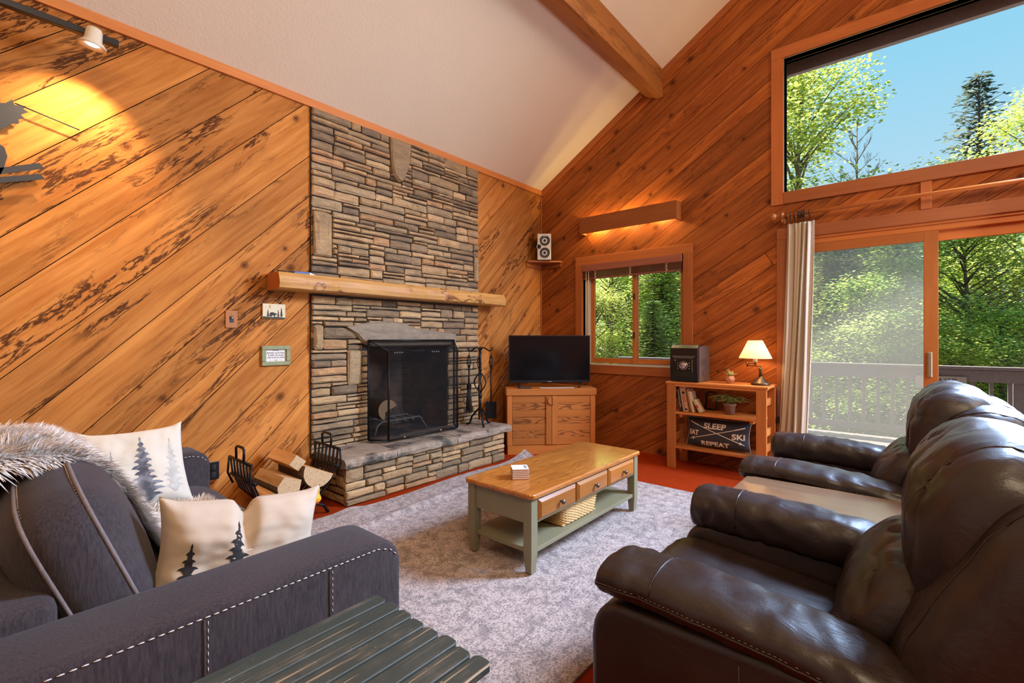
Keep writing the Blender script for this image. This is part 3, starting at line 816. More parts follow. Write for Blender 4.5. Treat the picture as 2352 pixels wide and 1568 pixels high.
# ------------------------------------------------------------------ firewood rack and logs
rx, ry = 1.545, 3.47
rk = thing('firewood_rack', (rx, ry, 0), 'black iron cradle log rack between the sofa and the stone hearth', 'log rack')
def Us(y, r=.30): return [(rx - .31, y, .47), (rx - .30, y, .37), (rx - .25, y, .24), (rx - .15, y, .13), (rx, y, .09), (rx + .15, y, .13), (rx + .25, y, .24), (rx + .30, y, .37), (rx + .31, y, .47)]
for k in range(7):
    y = 3.30 + k * .055; mb = MB(); mb.tube(Us(y), .009, 4, sq=(.6, 1.6)); obj('cradle_bar', mb, M_IRON, rk, True)
for sx in (-1, 1):
    mb = MB(); x = rx + sx * .31
    mb.tube([(x, 3.27, .47), (x, 3.66, .47)], .010, 4); mb.tube([(x, 3.27, .47), (x + sx * .01, 3.27, .36), (x - sx * .02, 3.28, .28)], .008, 4); mb.tube([(x, 3.66, .47), (x + sx * .01, 3.66, .36), (x - sx * .02, 3.65, .28)], .008, 4)
    mb.tube([(rx + sx * .29, 3.26, .345), (rx + sx * .29, 3.67, .345)], .014, 8)
    obj('rail', mb, M_IRON, rk, True)
    mb = MB(); mb.tube([(x, 3.40, .47), (x, 3.395, .55), (x, 3.42, .565), (x, 3.51, .565), (x, 3.535, .55), (x, 3.53, .47)], .009, 4); obj('handle', mb, M_IRON, rk, True)
for y in (3.31, 3.62):
    mb = MB(); mb.tube([(rx - .24, y, .008), (rx - .20, y, .07), (rx - .12, y, .105), (rx, y, .085), (rx + .12, y, .105), (rx + .20, y, .07), (rx + .24, y, .008)], .011, 6); obj('foot', mb, M_IRON, rk, True)
G = 'split logs in the rack'
log('firewood_log', arc(.118, 215, 400, 12), [True] * 11 + [False], .38, (rx + .150, 3.27, .338), R(2), R(62), 'largest half round split log, propped against the right side of the rack', G, 41)
log('firewood_log', arc(.088, 190, 330, 9) + [(.066, .048), (-.062, .053)], [True] * 8 + [False] * 3, .38, (rx - .062, 3.262, .28), R(1), R(18), 'pale log with rounded end lying in the middle of the rack', G, 42)
log('firewood_log', [(-.045, -.04), (.042, -.045), (.048, .036), (-.042, .04)], [False, True, False, False], .36, (rx + .012, 3.31, .418), R(1), R(38), 'squared split log resting on top between the two big rack logs', G, 43)
log('firewood_log', [(-.038, -.03), (.032, -.032), (.036, .026), (-.012, .034)], [True, False, False, False], .36, (rx - .172, 3.28, .218), R(0), R(40), 'small squared log low at the left side of the rack', G, 44)
log('firewood_log', [(-.05, -.026), (.05, -.03), (.0, .04)], [True, False, False], .34, (rx - .01, 3.31, .150), R(0), R(0), 'thin wedge log at the bottom of the rack', G, 46)
bg = MB(); rg = random.Random(12)
def bag(u, v):
    a = 2 * pi * u; b = -pi / 2 + pi * v
    p = V((.055 * cos(b) * cos(a), .03 * cos(b) * sin(a), .055 * sin(b)))
    return p * (1 + .5 * mnoise.noise(p * 28)) + V((rx + .10, 3.245, .175))
bg.grid(bag, 28, 15, False)
def bagmat():
    t = NT('crinkled_bag'); c = t.coord()
    return t.pbsdf(t.ramp(t.noise(c, 14, 2), [(.42, (.80, .42, .02)), (.55, (.85, .30, .02)), (.62, (.60, .03, .02))], 'CONSTANT'), .3)
solo('kindling_bag', bg, bagmat(), 'crumpled yellow and red bag tucked under the logs in the rack', 'bag')

# ------------------------------------------------------------------ things on the chimney wall
M_PLATE = wood('switch_plate_wood', (.30, .105, .025), (.38, .14, .035), (.18, .06, .015), 'z', knots=0)
s = thing('light_switch', (1.285, YW, 1.375), 'wooden light switch plate on the plank wall beside the bear plaque', 'light switch')
mb = MB(); mb.box(1.245, 1.325, YW - .01, YW, 1.375, 1.502, .004); obj('plate', mb, M_PLATE, s, True)
mb = MB(); mb.box(1.272, 1.298, YW - .013, YW - .008, 1.415, 1.462, .001); tg = obj('toggle_slot', mb, M_BLACK, s, True)
mb = MB(); mb.box(1.279, 1.291, YW - .026, YW - .01, 1.442, 1.456, .002); obj('toggle', mb, plain('toggle_tan', (.35, .2, .1), .4), s, True)
for z in (1.40, 1.478):
    mb = MB(); mb.lathe([(0, 0), (.004, 0), (.003, .002), (0, .002)], 10, M=Matrix.Translation(V((1.285, YW - .01, z))) @ Matrix.Rotation(R(90), 4, 'X')); obj('screw', mb, plain('brass_screw', (.5, .35, .12), .3, .9), s, True)
s = thing('wall_outlet', (1.175, YW, .30), 'black wall outlet plate low on the plank wall behind the sofa arm', 'outlet')
mb = MB(); mb.box(1.13, 1.205, YW - .008, YW, .30, .425, .003); obj('plate', mb, M_BLACK, s, True)
for z in (.335, .39):
    mb = MB(); mb.box(1.15, 1.185, YW - .011, YW - .006, z - .016, z + .016, .004); obj('socket', mb, plain('socket_dark', (.02, .02, .02), .5), s, True)

def flat(mb, pts, y, th=.002, f=None, mi=0):
    mb.prism([(p[0], p[1]) for p in pts], 'y', y - th, y, mi=mi)
def pine(cx, z0, h, w, n=6):
    L = [(cx, z0 + h)]; Rr = []
    out = [(cx, z0 + h)]
    for i in range(n):
        f = (i + 1) / n; zz = z0 + h - h * .88 * f
        out += [(cx + w * f, zz), (cx + w * f * .45, zz + h * .02)]
    out += [(cx + w * .12, z0 + h * .1), (cx + w * .12, z0), (cx - w * .12, z0), (cx - w * .12, z0 + h * .1)]
    for i in range(n - 1, -1, -1):
        f = (i + 1) / n; zz = z0 + h - h * .88 * f
        out += [(cx - w * f * .45, zz + h * .02), (cx - w * f, zz)]
    return out
bp = thing('bear_plaque', (1.58, YW, 1.45), 'small cream plaque with a dark bear and pine trees hanging by a cord', 'plaque')
mb = MB(); mb.box(1.497, 1.667, YW - .016, YW - .004, 1.452, 1.566, .002); obj('board', mb, plain('cream_board', (.66, .52, .30), .6), bp, True)
mb = MB(); mb.tube([(1.51, YW - .010, 1.562), (1.545, YW - .006, 1.585), (1.58, YW - .004, 1.597), (1.60, YW - .004, 1.594), (1.655, YW - .010, 1.562)], .0018, 6); obj('hanging_cord', mb, M_BLACK, bp, True)
DK = plain('print_dark', (.035, .03, .02), .8)
yf = YW - .016
mb = MB(); flat(mb, [(1.499, 1.454), (1.665, 1.454), (1.665, 1.462), (1.60, 1.466), (1.56, 1.463), (1.499, 1.468)], yf); obj('printed_ground', mb, DK, bp, True)
for cx, h, w in ((1.535, .062, .010), (1.612, .06, .009), (1.636, .078, .011)):
    mb = MB(); flat(mb, pine(cx, 1.462, h, w), yf); obj('printed_pine', mb, DK, bp, True)
mb = MB(); B = [(0, .006), (.002, .024), (.008, .033), (.020, .036), (.034, .032), (.040, .030), (.046, .029), (.050, .025), (.056, .021), (.055, .017), (.048, .016), (.043, .014), (.041, .0), (.034, 0), (.034, .010), (.026, .012), (.020, .011), (.018, 0), (.011, 0), (.012, .008), (.007, .009), (.006, 0), (0, 0)]
mb2 = MB(); flat(mb, [(1.546 + p[0], 1.466 + p[1]) for p in B][::-1], yf); obj('printed_bear', mb, DK, bp, True)
mb = MB(); mo = [(1.555 + .011 * cos(a), 1.545 + .011 * sin(a)) for a in [R(70 + 220 * i / 12) for i in range(13)]] + [(1.560 + .009 * cos(a), 1.545 + .009 * sin(a)) for a in [R(280 - 200 * i / 12) for i in range(13)]]
flat(mb, mo, yf); obj('printed_moon', mb, plain('moon_tan', (.4, .25, .08), .8), bp, True)

def text_mesh(name, body, size, M, mat, parent=None, align='CENTER', ext=.0008, bold=0.0, spacing=1.0, wid=None, warp=None, sub=0, label=None):
    cu = bpy.data.curves.new(name + '_curve', 'FONT'); cu.body = body; cu.size = size; cu.align_x = align; cu.align_y = 'CENTER'
    cu.extrude = ext; cu.offset = bold; cu.space_character = spacing; cu.resolution_u = 4
    o = bpy.data.objects.new('tmp', cu); COL.objects.link(o)
    dg = bpy.context.evaluated_depsgraph_get(); me = bpy.data.meshes.new_from_object(o.evaluated_get(dg))
    bpy.data.objects.remove(o); bpy.data.curves.remove(cu)
    if wid:
        xs = [v.co.x for v in me.vertices]; k = wid / max(1e-6, max(xs) - min(xs)); cx = (max(xs) + min(xs)) / 2
        for v in me.vertices: v.co.x = (v.co.x - cx) * k
    if sub:
        bm = bmesh.new(); bm.from_mesh(me); bmesh.ops.subdivide_edges(bm, edges=[e for e in bm.edges if e.calc_length() > size * .2], cuts=sub, use_grid_fill=False); bmesh.ops.triangulate(bm, faces=bm.faces[:]); bm.to_mesh(me); bm.free()
    for v in me.vertices:
        c = v.co.copy(); v.co = warp(c) if warp else M @ c
    if parent is not None:
        Wi = WM[parent].inverted()
        for v in me.vertices: v.co = Wi @ v.co
    me.materials.clear(); me.materials.append(mat); me.name = name
    o = bpy.data.objects.new(name, me); COL.objects.link(o)
    if parent is not None: o.parent = parent
    if label: o['label'] = label
    return o
sg = thing('framed_sign', (1.597, YW, 1.09), 'sage green framed notice about the flue, below the bear plaque', 'framed sign')
M_SAGE = plain('sage_paint', (.24, .235, .10), .6, 0, .2, 40, .35)
mb = MB(); x0, x1, z0, z1 = 1.490, 1.704, 1.09, 1.243; w = .031
for a, b, c, d in ((x0, x1, z0, z0 + w), (x0, x1, z1 - w, z1), (x0, x0 + w, z0 + w, z1 - w), (x1 - w, x1, z0 + w, z1 - w)): mb.box(a, b, YW - .024, YW, c, d, .004)
obj('frame', mb, M_SAGE, sg, True)
mb = MB(); mb.box(x0 + w, x1 - w, YW - .008, YW - .004, z0 + w, z1 - w); obj('card', mb, plain('card_cream', (.74, .66, .56), .7), sg, True)
Mw = lambda z: Matrix.Translation(V((1.597, YW - .0085, z))) @ Matrix.Rotation(R(90), 4, 'X')
INK = plain('grey_ink', (.10, .09, .085), .8)
text_mesh('lettering', 'IMPORTANT', .0085, Mw(1.206), INK, sg)
text_mesh('lettering', 'BEFORE LIGHTING', .016, Mw(1.186), INK, sg, wid=.132)
text_mesh('lettering', 'A FIRE, BE SURE', .016, Mw(1.168), INK, sg, wid=.118)
text_mesh('lettering', 'THE FLUE IS OPEN', .016, Mw(1.150), INK, sg, wid=.132)
text_mesh('lettering', 'THANKS', .0075, Mw(1.130), INK, sg)
for a in (1.545, 1.619):
    mb = MB(); mb.box(a, a + .03, YW - .0092, YW - .008, 1.1295, 1.1305); obj('rule_line', mb, INK, sg, True)

# metal wall art (ski themed cut-out, mostly beyond the left edge)
wa = thing('metal_wall_art', (.0, YW - .03, 2.05), 'dark cut metal moose on skis wall art at the left edge', 'wall art')
M_ART = plain('dark_steel', (.016, .012, .014), .7)
def sheet(name, pts, th=.004, y=YW - .035):
    mb = MB(); mb.prism(pts, 'y', y - th, y); return obj(name, mb, M_ART, wa, True)
sheet('antler', [(-.10, 2.30), (.0, 2.36), (.10, 2.395), (.155, 2.43), (.19, 2.47), (.215, 2.478), (.212, 2.50), (.235, 2.515), (.222, 2.53), (.252, 2.555), (.232, 2.565), (.245, 2.585), (.20, 2.575), (.19, 2.60), (.165, 2.572), (.10, 2.545), (.02, 2.53), (-.10, 2.5)][::-1])
sheet('body', [(-.25, 1.95), (.02, 2.0), (.10, 2.06), (.13, 2.13), (.16, 2.22), (.172, 2.285), (.162, 2.33), (.12, 2.36), (-.05, 2.32), (-.25, 2.3)][::-1])
sheet('ski', [(-.25, 2.0), (-.25, 2.035), (.295, 2.285), (.315, 2.26)][::-1])
sheet('ski', [(-.25, 1.985), (-.25, 2.02), (.298, 2.222), (.318, 2.198)][::-1], y=YW - .041)
mb = MB(); mb.tube([(.20, YW - .037, 2.585), (.46, YW - .037, 2.527)], .0035, 6); mb.lathe([(0, -.006), (.006, 0), (0, .006)], 8, (.458, YW - .037, 2.528)); obj('ski_pole', mb, M_ART, wa, True)

# track light
tk = thing('track_light', (.2, YW - .25, 3.0), 'black ceiling track rail with a cream spotlight in the upper left corner', 'track light')
ytr = 3.50; ztr = 3.0
mb = MB(); mb.box(-1.3, .60, ytr - .018, ytr + .018, ztr - .018, ztr + .018, .003); obj('rail', mb, M_BLACK, tk, True)
for a in (-.9, -.2):
    mb = MB(); mb.tube([(a, ytr, ztr + .017), (a, ytr, zceil(ytr))], .008, 8); obj('stem', mb, M_BLACK, tk, True)
hd = V((.485, ytr - .03, 2.955)); dirn = (V((.30, YW, 2.2)) - hd).normalized()
dirn = V((-.10, .12, -1)).normalized()
Mh = Matrix.Translation(hd) @ dirn.to_track_quat('Z', 'Y').to_matrix().to_4x4()
mb = MB(); mb.lathe([(.0, -.07), (.030, -.068), (.036, -.05), (.040, .0), (.062, .024), (.062, .032), (.048, .030), (.032, .014), (.0, .012)], 28, M=Mh)
M_CREAM = plain('cream_enamel', (.72, .60, .42), .4)
sh = obj('lamp_head', mb, M_CREAM, tk, True)
def emis(name, col, st):
    t = NT(name); e = t.n('Emission', None, Color=col, Strength=st); t.t.links.new(e.outputs[0], t.out.inputs[0]); return t.m
mb = MB(); mb.lathe([(0, .016), (.031, .016), (.026, .024), (0, .025)], 20, M=Mh); obj('bulb', mb, emis('spot_glow', (1, .93, .82), 6), sh, True)
SPOT = (hd, dirn)
# ------------------------------------------------------------------ rug
def rug_mat():
    t = NT('distressed_rug'); c = t.coord('Generated'); o = t.coord()
    sp = t.n('SeparateXYZ', None, Vector=o)
    n1 = t.noise(o, 3.0, 5, .65, .5); n2 = t.noise(o, 17, 5, .7, .6); n3 = t.noise(o, 110, 4, .7); n4 = t.noise(t.mapv(o, (60, 260, 60)), 1.0, 3, .6)
    base = t.mix(n1, (.55, .44, .385), (.68, .555, .49))
    base = t.mix(t.ramp(n2, [(.45, 0.0), (.62, .8)]), base, (.25, .205, .19))
    base = t.mix(t.ramp(n3, [(.46, 0.0), (.62, .8)]), base, (.115, .095, .095))
    base = t.mix(t.ramp(n4, [(.52, 0.0), (.7, .35)]), base, (.25, .17, .13))
    # faded border lines
    dx = t.math('SUBTRACT', 1.475, t.math('ABSOLUTE', sp.outputs[0])); dy = t.math('SUBTRACT', 1.125, t.math('ABSOLUTE', sp.outputs[1]))
    d = t.math('MINIMUM', dx, dy)
    ln = t.ramp(d, [(0.0, 0.0), (.052, 0.0), (.056, 1.0), (.064, 1.0), (.068, 0.0), (.30, 0.0), (.304, .6), (.314, .6), (.318, 0.0)])
    base = t.mix(t.math('MULTIPLY', ln, t.math('MULTIPLY', n2, .9)), base, (.2, .17, .17))
    return t.pbsdf(base, .95, 0, t.bump(t.math('ADD', n3, n4), .6, .008))
RX0, RX1, RY0, RY1 = 1.02, 3.97, .965, 3.215
cxr, cyr = (RX0 + RX1) / 2, (RY0 + RY1) / 2
mb = MB()
def rugz(x, y):
    z = .012
    d = (y - 2.86) - .30 * (x - 2.0) * .35
    a = max(0, min(1, (x - 1.3) / .5)) * max(0, min(1, (3.3 - x) / .8))
    z += .028 * math.exp(-(d / .035) ** 2) * a
    z += .02 * math.exp(-(((y - 2.45) + .12 * (x - 1.8)) / .03) ** 2) * max(0, min(1, (2.3 - x) / .5))
    q = max(0, (x - 3.55) / .42) * max(0, (y - 2.75) / .46); z += .085 * q * q
    z += .02 * max(0, math.exp(-((x - 1.9) / .09) ** 2) * ((y - 2.9) / .3) if y > 2.9 else 0)
    return z
mb.grid(lambda u, v: (RX0 + u * (RX1 - RX0), RY0 + v * (RY1 - RY0) + (.025 * sin(u * 11) if v > .97 else 0), rugz(RX0 + u * (RX1 - RX0), RY0 + v * (RY1 - RY0))), 90, 70)
n0 = len(mb.v)
rim = [i for i in range(90)] + [90 * j + 89 for j in range(1, 70)] + [90 * 69 + i for i in range(88, -1, -1)] + [90 * j for j in range(68, 0, -1)]
mb.add([mb.v[i] for i in rim] + [V((mb.v[i].x, mb.v[i].y, mb.v[i].z - .010)) for i in rim], [(k, (k + 1) % len(rim) , len(rim) + (k + 1) % len(rim), len(rim) + k)[::-1] for k in range(len(rim))])
me = mb.mesh('area_rug', [rug_mat()], Matrix.Translation(V((-cxr, -cyr, 0))))
o = bpy.data.objects.new('area_rug', me); COL.objects.link(o); o.location = (cxr, cyr, 0.0)
props(o, 'large faded cream and grey patterned area rug under the coffee table', 'rug')

# ------------------------------------------------------------------ coffee table
M_TOPX = wood('table_top_wood', (.38, .12, .017), (.58, .215, .038), (.11, .025, .005), 'x', knots=.3, rough=.22, coat=.7, scale=.8, flame=.25, bump=.04)
M_DRW = wood('drawer_wood', (.34, .11, .017), (.48, .18, .034), (.10, .025, .006), 'x', knots=.3, rough=.3, coat=.5)
M_SAGEG = plain('sage_green_paint', (.21, .185, .105), .38, 0, .03, 20, .06)
ct = thing('coffee_table', (2.64, 1.80, .022), 'long coffee table with glossy wood top, three drawers and sage green frame', 'coffee table')
z0 = .024; TX0, TX1, TY0, TY1 = 1.975, 3.305, 1.535, 2.06; zt_ = .46
mb = MB()
P = []
mb.prism([(TX0 + .02, TY0 + .0), (TX1 - .02, TY0), (TX1, TY0 + .02), (TX1, TY1 - .02), (TX1 - .02, TY1), (TX0 + .02, TY1), (TX0, TY1 - .02), (TX0, TY0 + .02)], 'z', zt_ - .03, zt_, .011, seg=3)
obj('table_top', mb, [M_TOPX], ct, True)
lx = (TX0 + .02, TX1 - .075); ly = (TY0 + .02, TY1 - .075)
for a in lx:
    for b in ly:
        mb = MB(); e = .008
        vs = [(a + e, b + e, z0), (a + .055 - e, b + e, z0), (a + .055 - e, b + .055 - e, z0), (a + e, b + .055 - e, z0)]
        vs += [(a, b, z0 + .10), (a + .055, b, z0 + .10), (a + .055, b + .055, z0 + .10), (a, b + .055, z0 + .10)]
        vs += [(p[0], p[1], zt_ - .03) for p in vs[4:8]]
        fs_ = [(3, 2, 1, 0), (8, 9, 10, 11)]
        for k in range(2):
            for i in range(4): fs_.append((k * 4 + i, k * 4 + (i + 1) % 4, k * 4 + 4 + (i + 1) % 4, k * 4 + 4 + i))
        mb.add(vs, fs_); obj('leg', mb, M_SAGEG, ct, True)
za = zt_ - .17
mb = MB(); mb.box(lx[0] + .01, lx[0] + .03, ly[0] + .05, ly[1] + .01, za, zt_ - .03); obj('apron', mb, M_SAGEG, ct, True)
mb = MB(); mb.box(lx[1] + .025, lx[1] + .045, ly[0] + .05, ly[1] + .01, za, zt_ - .03); obj('apron', mb, M_SAGEG, ct, True)
mb = MB(); mb.box(lx[0] + .05, lx[1] + .01, ly[1] + .025, ly[1] + .045, za, zt_ - .03); obj('apron', mb, M_SAGEG, ct, True)
mb = MB(); mb.box(lx[0] + .05, lx[1] + .005, ly[0] + .008, ly[0] + .03, za, zt_ - .03); obj('apron', mb, M_SAGEG, ct, True)
mb = MB(); mb.box(lx[0] + .02, lx[1] + .04, ly[0] + .01, ly[1] + .045, z0 + .10, z0 + .125, .003); obj('lower_shelf', mb, M_SAGEG, ct, True)
M_KNOB = plain('pewter_knob', (.16, .14, .11), .35, .8)
wd = (lx[1] - lx[0] - .055 - .02) / 3
for k in range(3):
    a = lx[0] + .06 + k * (wd + .004); b = a + wd - .012; y = ly[0] + .008; za2 = za + .012; zb2 = zt_ - .042; q = .018
    mb = MB()
    vs = [(a, y, za2), (b, y, za2), (b, y, zb2), (a, y, zb2), (a, y - .008, za2), (b, y - .008, za2), (b, y - .008, zb2), (a, y - .008, zb2),
          (a + q, y - .02, za2 + q), (b - q, y - .02, za2 + q), (b - q, y - .02, zb2 - q), (a + q, y - .02, zb2 - q)]
    fs_ = [(0, 1, 2, 3)]
    for l in range(2):
        for i in range(4): fs_.append((l * 4 + i, l * 4 + (i + 1) % 4, l * 4 + 4 + (i + 1) % 4, l * 4 + 4 + i)[::1])
    fs_.append((8, 9, 10, 11)); mb.add(vs, fs_)
    d = obj('drawer', mb, M_DRW, ct, True)
    mb = MB(); mb.lathe([(.006, 0), (.005, .012), (.014, .018), (.016, .024), (.012, .031), (0, .033)], 16, M=Matrix.Translation(V(((a + b) / 2 + .01, y - .019, (za2 + zb2) / 2))) @ Matrix.Rotation(R(90), 4, 'X'))
    obj('knob', mb, M_KNOB, d, True)
# coasters
M_COAST = plain('coaster_white', (.72, .66, .60), .6, 0, .1, 80, .1); M_CORK = plain('coaster_cork', (.42, .19, .09), .8, 0, .2)
Mc = Matrix.Translation(V((2.195, 1.80, 0))) @ Matrix.Rotation(R(-43), 4, 'Z')
M_PRINT = plain('coaster_print', (.07, .06, .07), .7)
for k in range(6):
    z = zt_ + .001 + k * .0105; w = .05; pos = ['bottom coaster of the square stack on the coffee table', 'second lowest coaster in the square stack', 'third coaster from the bottom of the square stack', 'third coaster from the top of the square stack', 'second coaster from the top of the square stack', 'top printed coaster of the square stack on the coffee table'][k]
    jx = [0, .001, -.001, .0012, 0, -.0005][k]
    c = thing('coaster', (Mc @ V((jx, 0, z)))[:], pos, 'coaster', 'stack of coasters', rz=R(-43))
    mb = MB(); mb.box(-w, w, -w, w, 0, .0045, .001); obj('cork_base', mb, M_CORK, c)
    mb = MB(); mb.box(-w, w, -w, w, .0047, .0095, .001); tl = obj('tile', mb, M_COAST, c)
    if k == 5:
        mb = MB()
        for q in range(4): mb.box(-.04 + .014 * q, -.03 + .014 * q, -.036, -.024, .0094, .0099)
        for q in range(4): mb.box(-.038 + .02 * q, -.024 + .02 * q, .0 + .012 * (q % 2), .003 + .012 * (q % 2), .0094, .0099)
        Mq = WM[c] @ Matrix.Translation(V((.034, 0, .0096))) @ Matrix.Rotation(R(90), 4, 'Z')
        text_mesh('lettering', 'LODGE', .02, Mq, M_PRINT, c, ext=.0003, bold=.0006)
# wicker basket
def wicker():
    t = NT('wicker'); c = t.coord()
    return t.pbsdf(t.mix(t.noise(c, 40, 4), (.55, .30, .10), (.74, .47, .19)), .6)
M_WICK = wicker()
bk = thing('wicker_basket', (2.578, 1.725, z0 + .127), 'honey coloured wicker basket on the lower shelf of the coffee table', 'basket')
def bask(z, s): # rounded rect ring half sizes
    return (.20 + .022 * z / .14, .115 + .018 * z / .14)
def ring(z, off=0.0, n=64, ph=0, amp=0.0):
    hx, hy = bask(z, 0); pts = []
    for i in range(n):
        a = 2 * pi * i / n; ca, sa = cos(a), sin(a)
        k = (abs(ca / 1) ** 6 + abs(sa / 1) ** 6) ** (-1 / 6)
        o_ = off + amp * (1 if (i + ph) % 2 else -1)
        pts.append((2.578 + ca * k * (hx + o_), 1.725 + sa * k * (hy + o_), z0 + .13 + z))
    return pts
mb = MB()
for j in range(16): mb.tube(ring(.006 + j * .0085, 0, 72, j, .0032), .0042, 5, closed=True)
obj('woven_sides', mb, M_WICK, bk, True)
mb = MB()
st = ring(0, 0, 72); sp_ = ring(.145, 0, 72)
for i in range(0, 72, 2): mb.tube([st[i], sp_[i]], .003, 5)
obj('stakes', mb, M_WICK, bk, True)
mb = MB()
for k in range(3):
    rr_ = ring(.146, 0, 96); mb.tube([(p[0] + .005 * cos(i * .9 + k * 2.1), p[1] + .005 * cos(i * .9 + k * 2.1), p[2] + .005 * sin(i * .9 + k * 2.1)) for i, p in enumerate(rr_)], .0045, 5, closed=True)
obj('braided_rim', mb, M_WICK, bk, True)
mb = MB(); mb.box(2.578 - .195, 2.578 + .195, 1.725 - .11, 1.725 + .11, z0 + .128, z0 + .134, .001); obj('base', mb, M_WICK, bk, True)

# ------------------------------------------------------------------ corner TV cabinet
M_CABX = wood('cabinet_wood', (.43, .13, .022), (.54, .19, .038), (.16, .04, .01), 'x', knots=.1, rough=.5)
M_CABZ = wood('cabinet_wood_upright', (.43, .13, .022), (.54, .19, .038), (.16, .04, .01), 'z', knots=.1, rough=.5)
M_CABF = wood('cabinet_board_flame', (.45, .14, .025), (.56, .205, .045), (.12, .03, .007), 'x', knots=0, rough=.5, flame=.75)
tcx, tcy = 4.315, 3.075
tv_c = thing('corner_cabinet', (tcx, tcy, 0), 'honey pine corner television cabinet with two board doors', 'cabinet', rz=R(-45))
# local: x along the front (left to right), y into the corner
hw = .50; H_ = .735
mb = MB()
pent = lambda e, f=0: [(-hw - e, -f), (hw + e, -f), (hw + e, .0 + .24), (.15, .60), (-.15, .60), (-hw - e, .24)]
mb.prism([(-hw, .02), (hw, .02), (hw, .235), (.14, .59), (-.14, .59), (-hw, .235)], 'z', .09, H_ - .045, .002)
obj('body', mb, M_CABZ, tv_c)
mb = MB(); mb.prism([(-hw - .012, -.012), (hw + .012, -.012), (hw + .012, .25), (.15, .60), (-.15, .60), (-hw - .012, .25)], 'z', H_ - .075, H_, .004); obj('cabinet_top', mb, M_CABX, tv_c)
mb = MB(); mb.box(-hw + .005, hw - .005, .005, .03, .0, .10); mb.prism([(-hw + .005, .03), (hw - .005, .03), (hw - .005, .22), (-hw + .005, .22)], 'z', 0, .09); obj('plinth', mb, M_CABX, tv_c)
for a, b in ((-hw, -hw + .055), (hw - .055, hw)):
    mb = MB(); mb.box(a, b, 0, .022, .10, H_ - .077, .002); obj('stile', mb, M_CABZ, tv_c)
for sgn in (-1, 1):
    a, b = (-hw + .058, -.002) if sgn < 0 else (.002, hw - .058)
    mb = MB(); n = 7; hh = (H_ - .08 - .105) / n
    for k in range(n):
        mb.box(a, b, .004, .022, .105 + k * hh + .0008, .105 + (k + 1) * hh - .0008, .0015, 1, mi=k % 2)
    d = obj('door', mb, [M_CABX, M_CABF], tv_c)
    mb = MB(); c0_, c1_ = (b - .062, b) if sgn < 0 else (a, a + .062); mb.box(c0_, c1_, -.010, .003, .107, H_ - .082, .003); obj('edge_batten', mb, M_CABZ, d)
    mb = MB(); zc_ = H_ - .135; rr_ = .045
    pts = [(sgn * .003 + sgn * rr_ * cos(R(-90 + 180 * i / 14)), zc_ + rr_ * sin(R(-90 + 180 * i / 14))) for i in range(15)]
    if sgn < 0: mb.prism(pts, 'y', -.030, -.011, .004)
    else: mb.prism(pts[::-1], 'y', -.030, -.011, .004)
    obj('half_round_pull', mb, M_CABZ, d)

# television
tv = thing('television', (tcx, tcy, H_), 'black flat screen television standing on the corner cabinet', 'television', rz=R(-45))
ty = .135; tw = .475
def bez():
    t = NT('tv_screen'); c = t.coord(); return t.pbsdf((.004, .004, .005), .13, 0, None, Specular_IOR_Level=.6)
mb = MB(); mb.box(-tw, tw, ty, ty + .03, .055, .60, .004); obj('panel', mb, M_BLACK, tv)
mb = MB(); mb.box(-tw + .012, tw - .012, ty - .002, ty + .004, .085, .590); obj('screen', mb, bez(), tv)
mb = MB(); mb.box(-.25, .25, ty + .03, ty + .065, .12, .42, .012); obj('back_housing', mb, M_BLACK, tv)
mb = MB(); mb.box(-.025, .025, ty - .003, ty + .004, .066, .071); obj('brand_mark', mb, plain('grey_mark', (.35, .33, .33), .4), tv)
for x in (-.36, .36):
    mb = MB(); mb.tube([(x, ty + .015, .06), (x, ty + .012, .02), (x - .03 * (1 if x > 0 else -1), ty - .075, .012)], .011, 6); mb.tube([(x, ty + .012, .02), (x + .02, ty + .11, .012)], .010, 6); obj('foot', mb, M_BLACK, tv)
rc = thing('remote_control', (0, 0, 0), 'black remote control lying on the cabinet under the left of the television', 'remote')
rc.location = (WM[tv] @ V((-.30, .035, .001)))[:]; rc.rotation_euler = (0, 0, R(-45 + 8)); WM[rc] = Matrix.Translation(rc.location) @ Matrix.Rotation(R(-37), 4, 'Z')
mb = MB(); mb.box(-.075, .075, -.02, .02, 0, .016, .006, 3); obj('body', mb, M_BLACK, rc)
for k in range(4):
    mb = MB(); mb.box(-.055 + k * .03, -.04 + k * .03, -.008, .008, .015, .018, .002); obj('button', mb, plain('grey_button', (.2, .2, .2), .5), rc)
pp = MB(); Mp = WM[tv] @ Matrix.Translation(V((.06, .05, .001)))
pp.add([Mp @ V((a, b, .003 * sin(a * 9) ** 2 + c)) for c in (0, .002) for b in (-.035, .035) for a in (-.19, -.06, .07, .2)], [(0, 1, 5, 4), (1, 2, 6, 5), (2, 3, 7, 6), (8, 12, 13, 9), (9, 13, 14, 10), (10, 14, 15, 11), (0, 8, 9, 1), (1, 9, 10, 2), (2, 10, 11, 3), (4, 5, 13, 12), (5, 6, 14, 13), (6, 7, 15, 14), (0, 4, 12, 8), (3, 11, 15, 7)])
solo('paper_sheet', pp, plain('paper_white', (.72, .66, .58), .8), 'long white paper sheet on the cabinet top in front of the television', 'paper')
cb = MB(); cb.tube([(WM[tv] @ V(p))[:] for p in ((-.44, ty + .05, .26), (-.505, ty + .03, .22), (-.545, ty + .02, .12), (-.54, ty + .02, .02), (-.53, .12, -.10), (-.53, .10, -.5))], .004, 6)
solo('television_cable', cb, M_BLACK, 'thin black cable curling down at the left of the television', 'cable')

